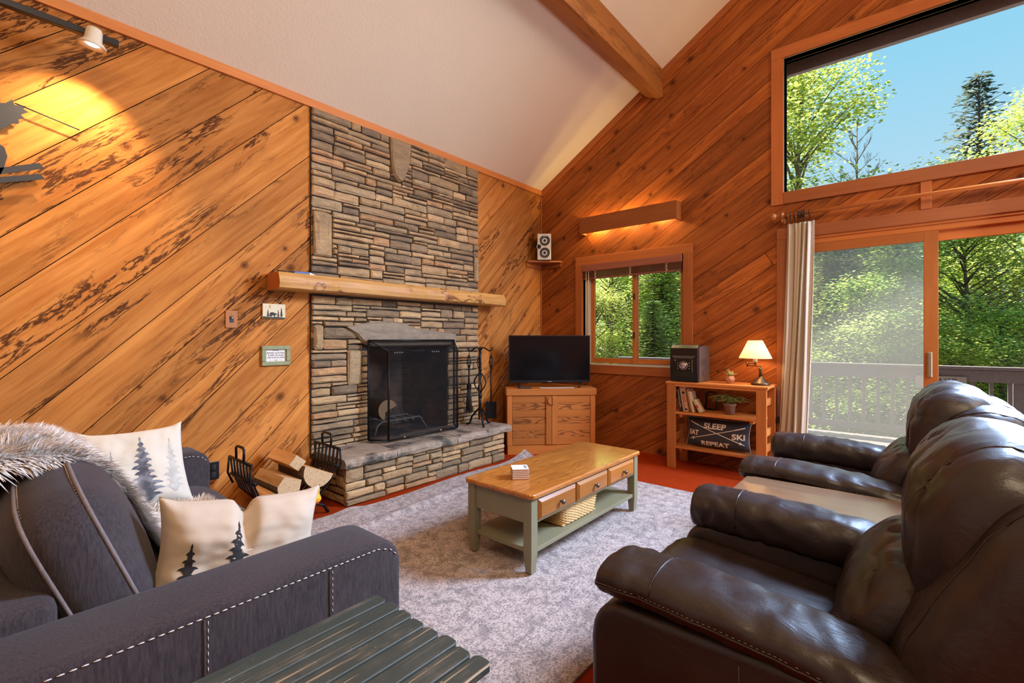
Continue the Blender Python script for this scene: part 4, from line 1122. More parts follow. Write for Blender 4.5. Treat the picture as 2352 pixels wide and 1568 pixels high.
# ------------------------------------------------------------------ corner shelf and speaker
M_SHW = wood('shelf_red_wood', (.36, .10, .022), (.48, .155, .035), (.12, .03, .01), 'x', knots=.2, rough=.5)
zs = 2.295
cs = thing('corner_shelf', (XW - .12, YW - .12, zs - .02), 'small five sided wooden corner shelf high between the two plank walls', 'shelf')
mb = MB(); a = .345
mb.prism([(XW - .004, YW - .004), (XW - a, YW - .004), (XW - a, YW - .05), (XW - a + .06, YW - .115), (XW - .115, YW - a + .06), (XW - .05, YW - a), (XW - .004, YW - a)], 'z', zs - .022, zs, .002); obj('board', mb, M_SHW, cs, True)
mb = MB(); mb.box(XW - a + .01, XW - .02, YW - .024, YW - .004, zs - .075, zs - .022, .002); obj('cleat', mb, M_SHW, cs, True)
mb = MB(); mb.box(XW - .024, XW - .004, YW - a + .01, YW - .026, zs - .075, zs - .022, .002); obj('cleat', mb, M_SHW, cs, True)
spk = thing('bookshelf_speaker', (XW - .16, YW - .16, zs), 'silver fronted two driver speaker on the corner shelf', 'speaker', rz=R(-45))
spk.rotation_euler = (0, 0, R(-52)); WM[spk] = Matrix.Translation(V((XW - .16, YW - .165, zs))) @ Matrix.Rotation(R(-52), 4, 'Z'); spk.location = (XW - .16, YW - .165, zs)
M_SILV = plain('silver_plastic', (.50, .42, .36), .4, .2)
sw, sh_ = .088, .335
mb = MB(); mb.box(-sw, sw, -.08, .10, .001, sh_, .004); obj('cabinet', mb, plain('dark_vinyl', (.02, .015, .014), .5), spk)
mb = MB(); mb.box(-sw, sw, -.098, -.080, .001, sh_, .006); obj('baffle', mb, M_SILV, spk)
for zc_ in (.09, .245):
    Mx = Matrix.Translation(V((.006, -.099, zc_))) @ Matrix.Rotation(R(90), 4, 'X')
    mb = MB(); mb.lathe([(.064, -.002), (.066, .004), (.070, .005), (.0715, -.002)], 36, M=Mx, cap=False); tr_ = obj('trim_ring', mb, plain('bright_ring', (.75, .68, .6), .25, .7), spk)
    mb = MB(); mb.lathe([(0, .004), (.018, .0), (.022, -.004), (.05, .004), (.058, .006), (.064, .0), (.0, -.003)], 32, M=Mx); obj('driver_cone', mb, plain('cone_dark', (.022, .02, .024), .45), spk)
Mx = Matrix.Translation(V((-.066, -.099, .168))) @ Matrix.Rotation(R(90), 4, 'X')
mb = MB(); mb.lathe([(.026, -.002), (.027, .006), (.031, .007), (.032, -.002)], 28, M=Mx, cap=False); obj('tweeter_ring', mb, plain('bright_ring2', (.75, .68, .6), .25, .7), spk)
mb = MB(); mb.lathe([(0, .008), (.008, .006), (.012, .002), (.026, .001), (0, -.001)], 24, M=Mx); obj('tweeter', mb, M_BLACK, spk)
mb = MB(); mb.box(-.016, .028, -.106, -.102, .298, .304, .001); obj('badge', mb, plain('badge_white', (.8, .78, .75), .4), spk)

# ------------------------------------------------------------------ wall light box above the small window
vl = thing('valance_light', (XW - .07, 2.49, 2.575), 'long wooden valance light box on the wall above the small window', 'wall light')
M_VAL = wood('valance_wood', (.34, .095, .02), (.44, .14, .03), (.10, .025, .008), 'y', knots=.4, rough=.5)
y0, y1, z0v, z1v = 1.885, 3.085, 2.572, 2.765
mb = MB(); mb.box(XW - .135, XW - .113, y0, y1, z0v, z1v, .002); obj('front_board', mb, M_VAL, vl, True)
for a in (y0, y1 - .02):
    mb = MB(); mb.box(XW - .113, XW - .001, a, a + .02, z0v, z1v, .002); obj('end_board', mb, M_VAL, vl, True)
mb = MB(); mb.box(XW - .024, XW - .002, y0 + .08, y1 - .08, 2.645, 2.685, .004); obj('fitting', mb, plain('white_metal', (.7, .68, .62), .5), vl, True)
mb = MB(); mb.tube([(XW - .078, y0 + .1, 2.665), (XW - .078, y1 - .1, 2.665)], .009, 12); obj('tube_bulb', mb, emis('warm_tube', (1, .66, .22), 3), vl, True)

# ------------------------------------------------------------------ blind
bl = thing('venetian_blind', (XW - .03, 2.49, 2.04), 'raised brown wooden venetian blind stacked at the top of the small window', 'blind')
M_BLIND = wood('blind_wood', (.26, .085, .055), (.34, .12, .08), (.12, .035, .02), 'y', knots=0, rough=.4)
ya, yb_ = 1.868, 3.112
mb = MB(); mb.box(XW - .035, XW - .022, ya, yb_, 2.125, 2.208, .004); obj('valance', mb, M_BLIND, bl, True)
mb = MB(); mb.box(XW - .020, XW + .022, ya + .006, yb_ - .006, 2.165, 2.205, .002); obj('headrail', mb, M_BLIND, bl, True)
for k in range(9):
    mb = MB(); z = 2.122 - k * .0085; mb.box(XW - .026, XW + .02, ya + .012, yb_ - .012, z - .003, z, .001); obj('slat', mb, M_BLIND, bl, True)
mb = MB(); mb.box(XW - .026, XW + .02, ya + .012, yb_ - .012, 2.028, 2.045, .003); obj('bottom_rail', mb, M_BLIND, bl, True)
M_CORD = plain('tan_cord', (.60, .42, .25), .7)
for y in (2.04, 2.47, 2.93):
    mb = MB(); rg = random.Random(int(y * 99))
    mb.tube([(XW - .030 - .004 * sin(q * 2.2), y + .012 * cos(q * 2.0), 2.12 - q * .009) for q in range(11)], .002, 5); mb.tube([(XW - .030 - .004 * cos(q * 2.2), y - .013 * cos(q * 1.7), 2.12 - q * .0095) for q in range(11)], .002, 5); obj('ladder_cord', mb, M_CORD, bl, True)
mb = MB(); mb.tube([(XW - .03, 3.055, 2.13), (XW - .031, 3.056, 1.6), (XW - .03, 3.054, 1.05)], .0022, 5); mb.tube([(XW - .03, 3.02, 2.13), (XW - .031, 3.02, 1.5), (XW - .031, 3.045, 1.0)], .0022, 5); obj('pull_cord', mb, plain('pale_cord', (.7, .6, .45), .7), bl, True)
mb = MB(); mb.lathe([(0, 0), (.006, .004), (.003, .03), (0, .032)], 8, (XW - .03, 3.055, 1.31)); obj('cord_tassel', mb, M_BLACK, bl, True)

# ------------------------------------------------------------------ curtain and rod
def linen(name, col):
    t = NT(name); c = t.coord(); n = t.noise(t.mapv(c, (200, 200, 30)), 1.0, 2)
    cc = t.mix(n, [x * .9 for x in col], col)
    d = t.n('BsdfPrincipled', None, Base_Color=cc, Roughness=.9); tr = t.n('BsdfTranslucent', None, Color=cc)
    mx = t.n('MixShader', None, i0=.42, i1=d.outputs[0], i2=tr.outputs[0]); t.t.links.new(mx.outputs[0], t.out.inputs[0]); return t.m
rod = thing('curtain_rod', (XW - .1, -.5, 2.43), 'wooden curtain rod with ball finial over the patio door', 'curtain rod')
M_ROD = wood('rod_wood', (.46, .14, .03), (.56, .2, .04), (.2, .05, .012), 'y', knots=0, rough=.3, coat=.4)
xr, zr = XW - .105, 2.435
mb = MB(); mb.tube([(xr, .925, zr), (xr, -2.05, zr)], .0165, 16); obj('pole', mb, M_ROD, rod, True)
mb = MB(); mb.lathe([(.014, 0), (.022, .006), (.022, .012), (.014, .018), (.014, .024), (.028, .034), (.034, .05), (.030, .066), (.018, .076), (0, .08)], 20, M=Matrix.Translation(V((xr, .925, zr))) @ Matrix.Rotation(R(-90), 4, 'X')); obj('finial', mb, M_ROD, rod, True)
mb = MB(); mb.box(XW - .115, XW - .001, .895, .915, zr - .06, zr - .02, .003); mb.lathe([(0, -.012), (.03, -.012), (.03, .012), (0, .012)], 16, M=Matrix.Translation(V((xr, .905, zr))) @ Matrix.Rotation(R(-90), 4, 'X')); obj('bracket', mb, M_ROD, rod, True)
cu_ = thing('linen_curtain', (XW - .1, .76, .05), 'cream linen curtain panel gathered at the left of the patio door', 'curtain')
NU, NV = 90, 26
def curt(u, v):
    z = 2.352 - v * 2.31
    y0, y1 = .868, .645
    y0 += .0 + .10 * v ** 1.6; y1 -= .0 - .07 * v
    f = u * 2 * pi * 4.5
    amp = .013 + .020 * v
    x = xr + amp * sin(f) + .010 * sin(f * 2.3 + 1 + v * 2) + .004 * sin(v * 9 + u * 6)
    y = y0 + (y1 - y0) * (u + .035 * sin(f * 1.0 + .6)) + .006 * sin(v * 5 + u * 9)
    return (x, y, z + .006 * sin(f))
mb = MB(); mb.grid(curt, NU, NV); 
ob = obj('drape', mb, linen('cream_linen', (.80, .70, .56)), cu_, True); so = ob.modifiers.new('th', 'SOLIDIFY'); so.thickness = .002
for k, y in enumerate((.872, .842, .81, .78, .768, .756, .744, .732, .69)):
    mb = MB(); mb.tube([(xr + .031 * cos(2 * pi * q / 18) , y + .006 * cos(2 * pi * q / 18) * (k % 2), zr - .0095 + .031 * sin(2 * pi * q / 18)) for q in range(18)], .0035, 6, closed=True); mb.tube([(xr, y, zr - .04), (xr + .005, y, zr - .06), (xr, y - .003, zr - .088)], .002, 5); obj('curtain_ring', mb, M_IRON, cu_, True)

# ------------------------------------------------------------------ shelf unit
M_UNY = wood('pine_unit_y', (.54, .17, .038), (.66, .25, .06), (.17, .04, .01), 'y', knots=.45, rough=.45)
M_UNZ = wood('pine_unit_z', (.54, .17, .038), (.66, .25, .06), (.17, .04, .01), 'z', knots=.45, rough=.45)
M_UNX = wood('pine_unit_x', (.54, .17, .038), (.66, .25, .06), (.17, .04, .01), 'x', knots=.45, rough=.45)
UX0, UX1, UY0, UY1 = 4.645, 5.02, .975, 1.882
un = thing('shelf_unit', (4.83, 1.43, 0), 'low slatted pine shelf unit holding stereo, lamp and plants', 'shelf unit')
for y in (UY0, UY1 - .085):
    for x in (UX0, UX1 - .03):
        mb = MB(); mb.box(x, x + .03, y, y + .085, 0, .845, .003); obj('post', mb, M_UNZ, un, True)
for z in (.255, .40, .68):
    for y in (UY0 + .02, UY1 - .04):
        mb = MB(); mb.box(UX0 + .03, UX1 - .03, y, y + .02, z, z + .065, .002); obj('side_rail', mb, M_UNX, un, True)
for zt2, nm in ((.865, 'upper_shelf'), (.565, 'middle_shelf'), (.222, 'lower_shelf')):
    mb = MB(); ya = UY0 if zt2 > .8 else UY0 + .085; yb2 = UY1 if zt2 > .8 else UY1 - .085
    for k in range(4):
        w = (UX1 - UX0) / 4
        if zt2 > .8: mb.box(UX0 - .006 + k * w, UX0 - .006 + (k + 1) * w - .012, ya - .012, yb2 + .012, zt2 - .02, zt2, .002)
        else: mb.box(UX0 + .004 + k * w, UX0 + (k + 1) * w - .010, (UY0 + .045) if 0 < k < 3 else ya - .0, (UY1 - .045) if 0 < k < 3 else yb2, zt2 - .02, zt2, .002)
    for y in (ya + .03, yb2 - .06): mb.box(UX0 + .032, UX1 - .032, y, y + .03, zt2 - .05, zt2 - .0205, .002)
    if zt2 > .8:
        mb.box(UX0 + .002, UX0 + .02, ya + .085, yb2 - .085, zt2 - .045, zt2 - .0195, .002)
    obj(nm, mb, M_UNY, un, True)

# stereo
st_ = thing('stereo', (4.83, 1.71, .866), 'black mini stereo with round silver dial on the left end of the shelf unit', 'stereo', rz=R(-90 - 3))
# local -y is the front
hw, hd2, hh = .138, .15, .365
mb = MB(); mb.box(-hw, hw, -hd2 + .03, hd2, .004, hh - .01, .004); obj('case', mb, plain('grey_case', (.13, .085, .06), .4, .3), st_)
mb = MB(); mb.prism([(-hd2 - .012, .004), (-hd2 - .02, .18), (-hd2 - .012, hh - .03), (-hd2 + .03, hh + .004), (-hd2 + .10, hh + .003), (-hd2 + .10, hh - .012), (-hd2 + .03, hh - .012), (-hd2 + .03, .004)][::-1], 'x', -hw - .002, hw + .002, .004)
fr = obj('front_panel', mb, plain('gloss_black', (.006, .006, .008), .28), st_)
mb = MB(); mb.prism([(-.12, .26), (.12, .26), (.095, .235), (-.095, .235)], 'y', -hd2 - .030, -hd2 - .012, .002); obj('disc_tray_lip', mb, plain('satin_grey', (.12, .115, .12), .3, .5), fr)
mb = MB(); mb.box(-.10, .10, -hd2 - .023, -hd2 - .016, .05, .10, .004); obj('display', mb, M_BLACK, fr)
Mx = Matrix.Translation(V((0, -hd2 - .018, .165))) @ Matrix.Rotation(R(90), 4, 'X')
mb = MB(); mb.lathe([(.036, -.004), (.038, .006), (.041, .006), (.042, -.004)], 32, M=Mx, cap=False); obj('dial_ring', mb, plain('chrome_ring', (.8, .76, .74), .2, .9), fr)
mb = MB(); mb.lathe([(0, .016), (.026, .015), (.030, .012), (.031, -.002)], 32, M=Mx); obj('volume_dial', mb, plain('brushed_dial', (.62, .56, .54), .25, .9), fr)
for sx in (-1, 1):
    for k in range(3):
        mb = MB(); mb.lathe([(0, .003), (.004, .002), (.004, -.002)], 10, M=Matrix.Translation(V((sx * .058, -hd2 - .019, .135 + k * .026))) @ Matrix.Rotation(R(90), 4, 'X')); obj('button', mb, plain('lit_white', (.85, .84, .86), .3), fr)
mb = MB(); mb.lathe([(0, .003), (.005, .002), (.005, -.002)], 10, M=Matrix.Translation(V((-.085, -hd2 - .017, .215))) @ Matrix.Rotation(R(90), 4, 'X')); obj('power_button', mb, plain('lit_white2', (.85, .84, .86), .3), fr)
mb = MB()
mb.box(.085, .09, -hd2 - .020, -hd2 - .01, .05, .225, .001); obj('chrome_strip', mb, plain('chrome_strip', (.6, .58, .58), .2, .9), fr)
for zz, nn in ((.17, 5), (.06, 5)):
    mb = MB()
    for k in range(nn): mb.box(hw - .001, hw + .0015, -.09 if zz > .1 else -.06, .05 if zz > .1 else .0, zz + k * .012, zz + k * .012 + .005)
    obj('vent_slots', mb, plain('slot_dark', (.05, .03, .02), .6), st_)

# lamp
lp = thing('table_lamp', (4.84, 1.065, .866), 'bronze swing arm table lamp with pleated cream shade on the shelf unit', 'lamp')
M_BRONZE = plain('aged_bronze', (.12, .075, .04), .35, .8)
lxc, lyc, lz = 4.84, 1.065, .868
mb = MB(); mb.lathe([(.0, 0), (.078, 0), (.084, .008), (.082, .016), (.072, .024), (.062, .028), (.058, .036), (.044, .042), (.040, .05), (.026, .056), (.022, .066), (.014, .072), (.018, .078), (.0, .08)], 36, (lxc, lyc, lz)); obj('base', mb, M_BRONZE, lp, True)
mb = MB(); mb.lathe([(.014, .075), (.0145, .15), (.012, .155), (0, .156)], 16, (lxc, lyc, lz)); obj('column', mb, M_BRONZE, lp, True)
e1 = V((lxc, lyc + .005, lz + .172)); e2 = V((lxc, lyc + .115, lz + .176)); e3 = V((lxc, lyc + .045, lz + .19))
mb = MB(); mb.tube([(lxc, lyc, lz + .15), (lxc, lyc, lz + .178)], .006, 8); mb.tube([e1, e2], .0045, 8); mb.tube([e2 + V((0, 0, -.012)), e2 + V((0, 0, .03))], .007, 8); mb.tube([e2 + V((0, 0, .02)), e3 + V((0, 0, .006))], .0045, 8); mb.tube([e3 + V((0, 0, -.01)), e3 + V((0, 0, .02))], .008, 8); obj('swing_arm', mb, M_BRONZE, lp, True)
mb = MB(); mb.lathe([(0, .0), (.02, 0), (.02, .055), (0, .055)], 16, tuple(e3 + V((0, 0, .02)))); obj('candle_sleeve', mb, plain('ivory_sleeve', (.78, .68, .52), .5), lp, True)
def shade_mat():
    t = NT('pleated_shade'); d = t.n('BsdfDiffuse', None, Color=(.74, .60, .40)); tr = t.n('BsdfTranslucent', None, Color=(.88, .72, .40))
    mx = t.n('MixShader', None, i0=.45, i1=d.outputs[0], i2=tr.outputs[0]); t.t.links.new(mx.outputs[0], t.out.inputs[0]); return t.m
mb = MB(); zsb = lz + .245; n = 120
def shd(u, v):
    a = 2 * pi * u; r = .060 + (.139 - .060) * (1 - v) + .0022 * (1 if int(u * n + .5) % 2 else -1)
    return (lxc + r * cos(a), e3.y + r * sin(a), zsb + .165 * v)
mb.grid(shd, n, 2, False, wrapu=True); mb.tube([shd(i / 60, 0) for i in range(60)], .003, 5, closed=True); mb.tube([shd(i / 60, 1) for i in range(60)], .003, 5, closed=True)
ob = obj('lamp_shade', mb, shade_mat(), lp, True)
mb = MB(); bm = bmesh.new(); bmesh.ops.create_uvsphere(bm, u_segments=12, v_segments=8, radius=.02); mb.bm(bm, True, M=Matrix.Translation(V((lxc, e3.y, zsb + .07)))); obj('bulb', mb, emis('lamp_bulb', (1, .72, .38), 3), lp, True)
LAMP = (lxc, e3.y, zsb + .07)

# succulent in a faceted pot
sc_ = thing('succulent_pot', (4.83, 1.33, .866), 'small succulent in a faceted terracotta coloured pot on the shelf unit', 'plant')
mb = MB(); bm = bmesh.new(); rings_ = [(.026, 0), (.046, .034), (.040, .062), (.030, .070)]; prev = None
for j, (r, z) in enumerate(rings_):
    cur = [bm.verts.new((r * cos(2 * pi * (k + .5 * (j % 2)) / 6), r * sin(2 * pi * (k + .5 * (j % 2)) / 6), z)) for k in range(6)]
    if prev:
        for k in range(6):
            if j % 2: bm.faces.new((prev[k], prev[(k + 1) % 6], cur[k])); bm.faces.new((cur[k], prev[(k + 1) % 6], cur[(k + 1) % 6]))
            else: bm.faces.new((prev[k], cur[(k + 1) % 6], cur[k])); bm.faces.new((prev[k], prev[(k + 1) % 6], cur[(k + 1) % 6]))
    else: bm.faces.new(cur[::-1])
    prev = cur
bm.faces.new(prev); mb.bm(bm, M=Matrix.Translation(V((4.83, 1.33, .8665)))); obj('pot', mb, plain('terracotta_pink', (.52, .26, .16), .6), sc_, True)
mb = MB(); rg = random.Random(8)
for k in range(26):
    a = k * 2.4; t_ = k / 26; el = R(80 - 62 * t_); L = .035 + .035 * rg.random()
    d = V((cos(a) * cos(el), sin(a) * cos(el), sin(el))); b0 = V((4.83, 1.33 , .932)); s_ = d.cross(V((0, 0, 1))).normalized()
    if s_.length < .1: s_ = V((1, 0, 0))
    mb.tube([b0, b0 + d * L * .5 + V((0, 0, .004)), b0 + d * L * .85, b0 + d * L + V((0, 0, .006))], [.003, .0058, .004, .0006], 6)
obj('leaves', mb, plain('succulent_green', (.38, .36, .13), .5, 0, 0, 60, .3), sc_, True)

# fern
fe = thing('potted_fern', (4.82, 1.33, .566), 'green fern in a small grey clay pot on the middle shelf', 'plant')
mb = MB(); mb.lathe([(0, 0), (.040, 0), (.052, .085), (.058, .088), (.058, .108), (.050, .108), (.046, .09), (0, .088)], 24, (4.82, 1.33, .5665)); obj('pot', mb, plain('grey_clay', (.27, .15, .095), .8, 0, .3, 70, .3), fe, True)
mb = MB(); rg = random.Random(15)
for k in range(48):
    a = 2 * pi * k / 48 + rg.uniform(-.2, .2); L = rg.uniform(.11, .21); up = rg.uniform(.6, 1.5)
    pts = []
    for q in range(9):
        t_ = q / 8; pts.append(V((4.82 + cos(a) * L * t_ * (.75 if abs(cos(a)) > .6 else 1), 1.33 + sin(a) * L * t_, .665 + L * up * (t_ - .62 * t_ * t_ * 1.2))))
    mb.tube(pts, [.0016] * 8 + [.0006], 4)
    for q in range(1, 9):
        t_ = q / 8; d = (pts[q] - pts[q - 1]).normalized(); sd = d.cross(V((0, 0, 1))).normalized(); w = .026 * sin(pi * min(1, t_ * .8 + .15)) + .004
        for s_ in (-1, 1):
            b0 = pts[q]; tip = b0 + sd * s_ * w + d * w * .45 + V((0, 0, -.004)); mid = b0 + sd * s_ * w * .5 + d * w * .5 * .1
            mb.add([b0, mid + d * .0045, tip, mid - d * .0045 + V((0, 0, -.001))], [(0, 1, 2, 3)])
obj('fronds', mb, plain('fern_green', (.24, .27, .06), .6, 0, 0, 60, .4), fe, True)

# books on the middle shelf
def book(name, yb, h, w, th, lean, cover, label, title=None, tcol=None, x=4.69, blocks=()):
    b = thing(name, (x, yb, .566), label, 'book', 'books leaning on the middle shelf')
    # local: x depth (spine at x=0 facing -x), y thickness, z height; lean rotates about x
    M = Matrix.Translation(V((x, yb, .5665 + th / 2 * abs(sin(R(lean)))))) @ Matrix.Rotation(R(lean), 4, 'X')
    WM[b] = Matrix.Translation(V((x, yb, .566)))
    mb = MB(); mb.box(0, w, -th / 2, th / 2, 0, h, .002, M=M); obj('cover', mb, cover, b, True)
    mb = MB(); mb.box(.006, w + .002, -th / 2 + .003, th / 2 - .003, .004, h + .001, M=M); obj('pages', mb, plain('page_edge', (.68, .56, .40), .9), b, True)
    if title: text_mesh('lettering', title, th * .62, M @ Matrix.Translation(V((-.0008, 0, h * .5))) @ Matrix.Rotation(R(-90), 4, 'Z') @ Matrix.Rotation(R(90), 4, 'X') @ Matrix.Rotation(R(-90), 4, 'Z'), tcol, b, wid=h * .7, ext=.0003)
    for (za_, zb_, m) in blocks:
        mb = MB(); mb.box(-.0012, .002, -th / 2 + .0005, th / 2 - .0005, za_, zb_, M=M); obj('spine_band', mb, m, b, True)
    return b
CW = plain('cream_ink', (.78, .66, .48), .6)
book('book', 1.756, .262, .17, .028, -9, plain('cover_black', (.025, .02, .02), .4), 'black spined book with white letters at the left end of the row', 'WHISTLER', CW, x=4.70)
book('book', 1.722, .272, .185, .02, -9.5, plain('cover_tan', (.50, .30, .18), .5), 'tall tan book next to the black spined book', x=4.69)
book('book', 1.694, .266, .19, .024, -10, plain('cover_peach', (.55, .28, .16), .5), 'tallest book with peach and red cover in the middle of the row', x=4.68, blocks=((.18, .205, M_BLACK), (.10, .17, plain('band_red', (.5, .12, .06), .5)), (.02, .035, M_BLACK)))
book('book', 1.659, .225, .14, .022, -11.5, plain('cover_orange', (.62, .34, .14), .5), 'orange backed paperback behind the cream pair', x=4.72)
book('book', 1.632, .205, .15, .018, -12.5, plain('cover_cream', (.62, .46, .30), .6), 'slim cream book leaning at the right of the row', x=4.69)
book('book', 1.566, .135, .12, .022, -28, plain('cover_photo', (.55, .38, .20), .6), 'short thick book slumped at the right end of the row', x=4.69, blocks=((.05, .08, plain('band_crimson', (.45, .03, .03), .5)),))
bh = MB(); bh.tube([(4.96, 1.60, .59), (4.96, 1.59, .74), (4.96, 1.565, .755), (4.96, 1.51, .75), (4.96, 1.49, .73), (4.96, 1.492, .60), (4.96, 1.51, .577), (4.96, 1.60, .577)], .009, 8)
solo('wire_bookend', bh, M_BLACK, 'black looped frame standing behind the books on the middle shelf', 'frame')

# lumbar pillow with lettering
pw_ = thing('lumbar_pillow', (4.79, 1.43, .223), 'navy lumbar pillow lettered with ski words on the lower shelf', 'pillow')
PH, PW, PT = .284, .60, .072
def pil(s, t_):
    """front surface point for s,t in [-1,1]"""
    k = (max(0, 1 - abs(s) ** 3.0) * max(0, 1 - abs(t_) ** 2.6)) ** .55
    pin = 1 - .05 * (1 - abs(t_)) ** 1 * abs(s) ** 6 * 1.6
    yy = -s * PW / 2 * (1 - .07 * abs(s) ** 4 * (1 - t_ * t_)); zz = PH / 2 * t_ * (1 - .05 * abs(t_) ** 3 * (1 - s * s))
    w = .006 * mnoise.noise(V((s * 3, t_ * 2.5, 2))) * k
    return yy, zz, PT * k + w
def pil_world(s, t_, off=0.0, side=-1):
    yy, zz, th = pil(s, t_)
    lean = .04
    return V((4.775 + side * (th + off) + (zz + PH / 2) * .16, 1.432 + yy, .2275 + PH / 2 + zz * .985))
mb = MB(); N_ = 34
mb.grid(lambda u, v: pil_world(-1 + 2 * u, -1 + 2 * v, 0, -1), N_, 24); mb.grid(lambda u, v: pil_world(1 - 2 * u, -1 + 2 * v, 0, 1), N_, 24)
def navy():
    t = NT('navy_canvas'); c = t.coord(); n = t.noise(c, 260, 2)
    return t.pbsdf(t.mix(n, (.022, .018, .026), (.045, .038, .048)), .85, 0, t.bump(n, .3, .002))
obj('cover', mb, navy(), pw_, True)
mb = MB(); mb.tube([pil_world(cos(a) if abs(cos(a)) > abs(sin(a)) else cos(a), 0) for a in (0, .1)], .0001, 3) if False else None
edge = [(-1 + 2 * i / 20, -1) for i in range(20)] + [(1, -1 + 2 * i / 12) for i in range(12)] + [(1 - 2 * i / 20, 1) for i in range(20)] + [(-1, 1 - 2 * i / 12) for i in range(12)]
mb.tube([pil_world(a, b) for a, b in edge], .0025, 5, closed=True); obj('piping', mb, plain('cream_thread', (.70, .56, .42), .8), pw_, True)
M_PLET = plain('pillow_print', (.74, .60, .46), .8)
def pwarp(cs, ct, ang=0):
    def f(c):
        x = c.x * cos(ang) - c.y * sin(ang); y = c.x * sin(ang) + c.y * cos(ang)
        return pil_world(max(-.97, min(.97, cs + x / (PW / 2))), max(-.97, min(.97, ct + y / (PH / 2))), .0012 + c.z, -1)
    return f
text_mesh('lettering', 'SLEEP', .072, None, M_PLET, pw_, wid=.205, warp=pwarp(-.05, .52), sub=2, ext=.0004, bold=.0022)
text_mesh('lettering', 'EAT', .066, None, M_PLET, pw_, wid=.105, warp=pwarp(-.72, -.02), sub=2, ext=.0004, bold=.0022)
text_mesh('lettering', 'SKI', .072, None, M_PLET, pw_, wid=.12, warp=pwarp(.68, -.03), sub=2, ext=.0004, bold=.0022)
text_mesh('lettering', 'REPEAT', .064, None, M_PLET, pw_, wid=.26, warp=pwarp(-.02, -.70), sub=2, ext=.0004, bold=.0022)
for (a, b) in (((-.86, .72), (.86, -.52)), ((-.86, -.48), (.86, .62))):
    mb = MB(); n = 26; P = [(a[0] + (b[0] - a[0]) * i / n, a[1] + (b[1] - a[1]) * i / n) for i in range(n + 1)]
    hs = 0 if a[1] > 0 else n
    mb.tube([pil_world(s, t_, .001) for s, t_ in P], [.0062 if (abs(i - (0 if a[1] > 0 else n)) < 5) else .0036 for i in range(n + 1)], 6)
    bs = P[n - 2] if a[1] > 0 else P[2]
    for q in range(3):
        an = q * pi / 3 + .4; mb.tube([pil_world(bs[0] + .05 * cos(an), bs[1] + .11 * sin(an), .002), pil_world(bs[0], bs[1], .002), pil_world(bs[0] - .05 * cos(an), bs[1] - .11 * sin(an), .002)], .0026, 5)
    obj('printed_ski_pole', mb, M_PLET, pw_, True)
# cables at the unit
cb = MB(); cb.tube([(4.98, 1.45, .012), (4.93, 1.35, .012), (4.9, 1.22, .014), (4.95, 1.16, .012), (4.99, 1.25, .012), (5.0, 1.30, .06), (5.015, 1.31, .2)], .004, 6)
solo('power_cord', cb, plain('brown_cord', (.2, .12, .07), .6), 'loose brown cord lying on the carpet under the shelf unit', 'cord')
cb = MB(); cb.tube([(5.03, .955, .86), (5.03, .953, .6), (5.032, .958, .4), (5.03, .952, .2), (5.03, .95, .02)], .004, 6); cb.box(5.005, 5.04, .935, .965, .50, .56, .008)
solo('lamp_cord', cb, M_BLACK, 'black cord with inline switch hanging beside the right end of the shelf unit', 'cord')
# ------------------------------------------------------------------ sofa
def denim(name, lo, hi):
    t = NT(name); c = t.coord()
    n = t.noise(t.mapv(c, (170, 170, 26)), 1.0, 4, .7); n2 = t.noise(c, 5, 3); n3 = t.noise(c, 420, 2)
    col = t.mix(t.ramp(n, [(.3, 0.0), (.72, 1.0)]), lo, hi)
    col = t.mix(t.math('MULTIPLY', n2, .45), col, [x * 1.5 for x in hi])
    return t.pbsdf(col, .9, 0, t.bump(t.math('ADD', n, t.math('MULTIPLY', n3, .6)), .35, .003), Sheen_Weight=.08, Sheen_Roughness=.5, Specular_IOR_Level=.2)
M_DENIM = denim('charcoal_denim', (.008, .0058, .006), (.058, .043, .0445))
M_STITCH = plain('white_stitch', (.62, .55, .50), .8)
so = thing('sofa', (.5, 2.42, 0), 'charcoal denim sofa with pale contrast stitching along the left wall', 'sofa')
SX0, SX1 = -.06, 1.0; AY = ((1.352, 1.585), (3.262, 3.49)); AZ = .622
def arm_prof(x1=SX1): return [(SX0, .07), (x1 - .004, .07), (x1, .10), (x1, AZ - .085), (x1 - .012, AZ - .045), (x1 - .045, AZ - .012), (x1 - .095, AZ), (SX0, AZ)]
for a, b in AY:
    mb = MB(); mb.prism(arm_prof(), 'y', a, b, .022, seg=4, smooth=True); obj('arm', mb, M_DENIM, so, True)
def dash(mb, pts, step=.019, ln=.012, r=.0019):
    P = [V(p) for p in pts]; d = 0.0
    for i in range(len(P) - 1):
        L = (P[i + 1] - P[i]).length; n = max(1, int(L / step)); u = (P[i + 1] - P[i]) / L
        for k in range(n): mb.tube([P[i] + u * (k * L / n), P[i] + u * (k * L / n + ln * .5) , P[i] + u * (k * L / n + ln)], [r * .6, r, r * .6], 5)
for a, b in AY:
    mb = MB(); y = a - .0055; zz = AZ - .030
    dash(mb, [(SX0, y + .004, zz + .006), (SX1 - .10, y + .004, zz + .006), (SX1 - .05, y + .004, zz - .008), (SX1 - .018, y + .004, zz - .04)])
    obj('stitching', mb, M_STITCH, so, True)
for x in (.735, .40):
    mb = MB(); mb.tube([(x, AY[0][0] - .0005, AZ - .03), (x + .001, AY[0][0] - .0008, .35), (x, AY[0][0] - .0005, .09)], .0035, 6); obj('seam_welt', mb, M_DENIM, so, True)
    mb = MB(); dash(mb, [(x + .008, AY[0][0] - .001, AZ - .035), (x + .008, AY[0][0] - .001, .10)], r=.0013); obj('stitching', mb, M_STITCH, so, True)
mb = MB(); mb.box(SX0, SX1 - .03, 1.585, 3.262, .07, .30, .02); obj('base', mb, M_DENIM, so, True)
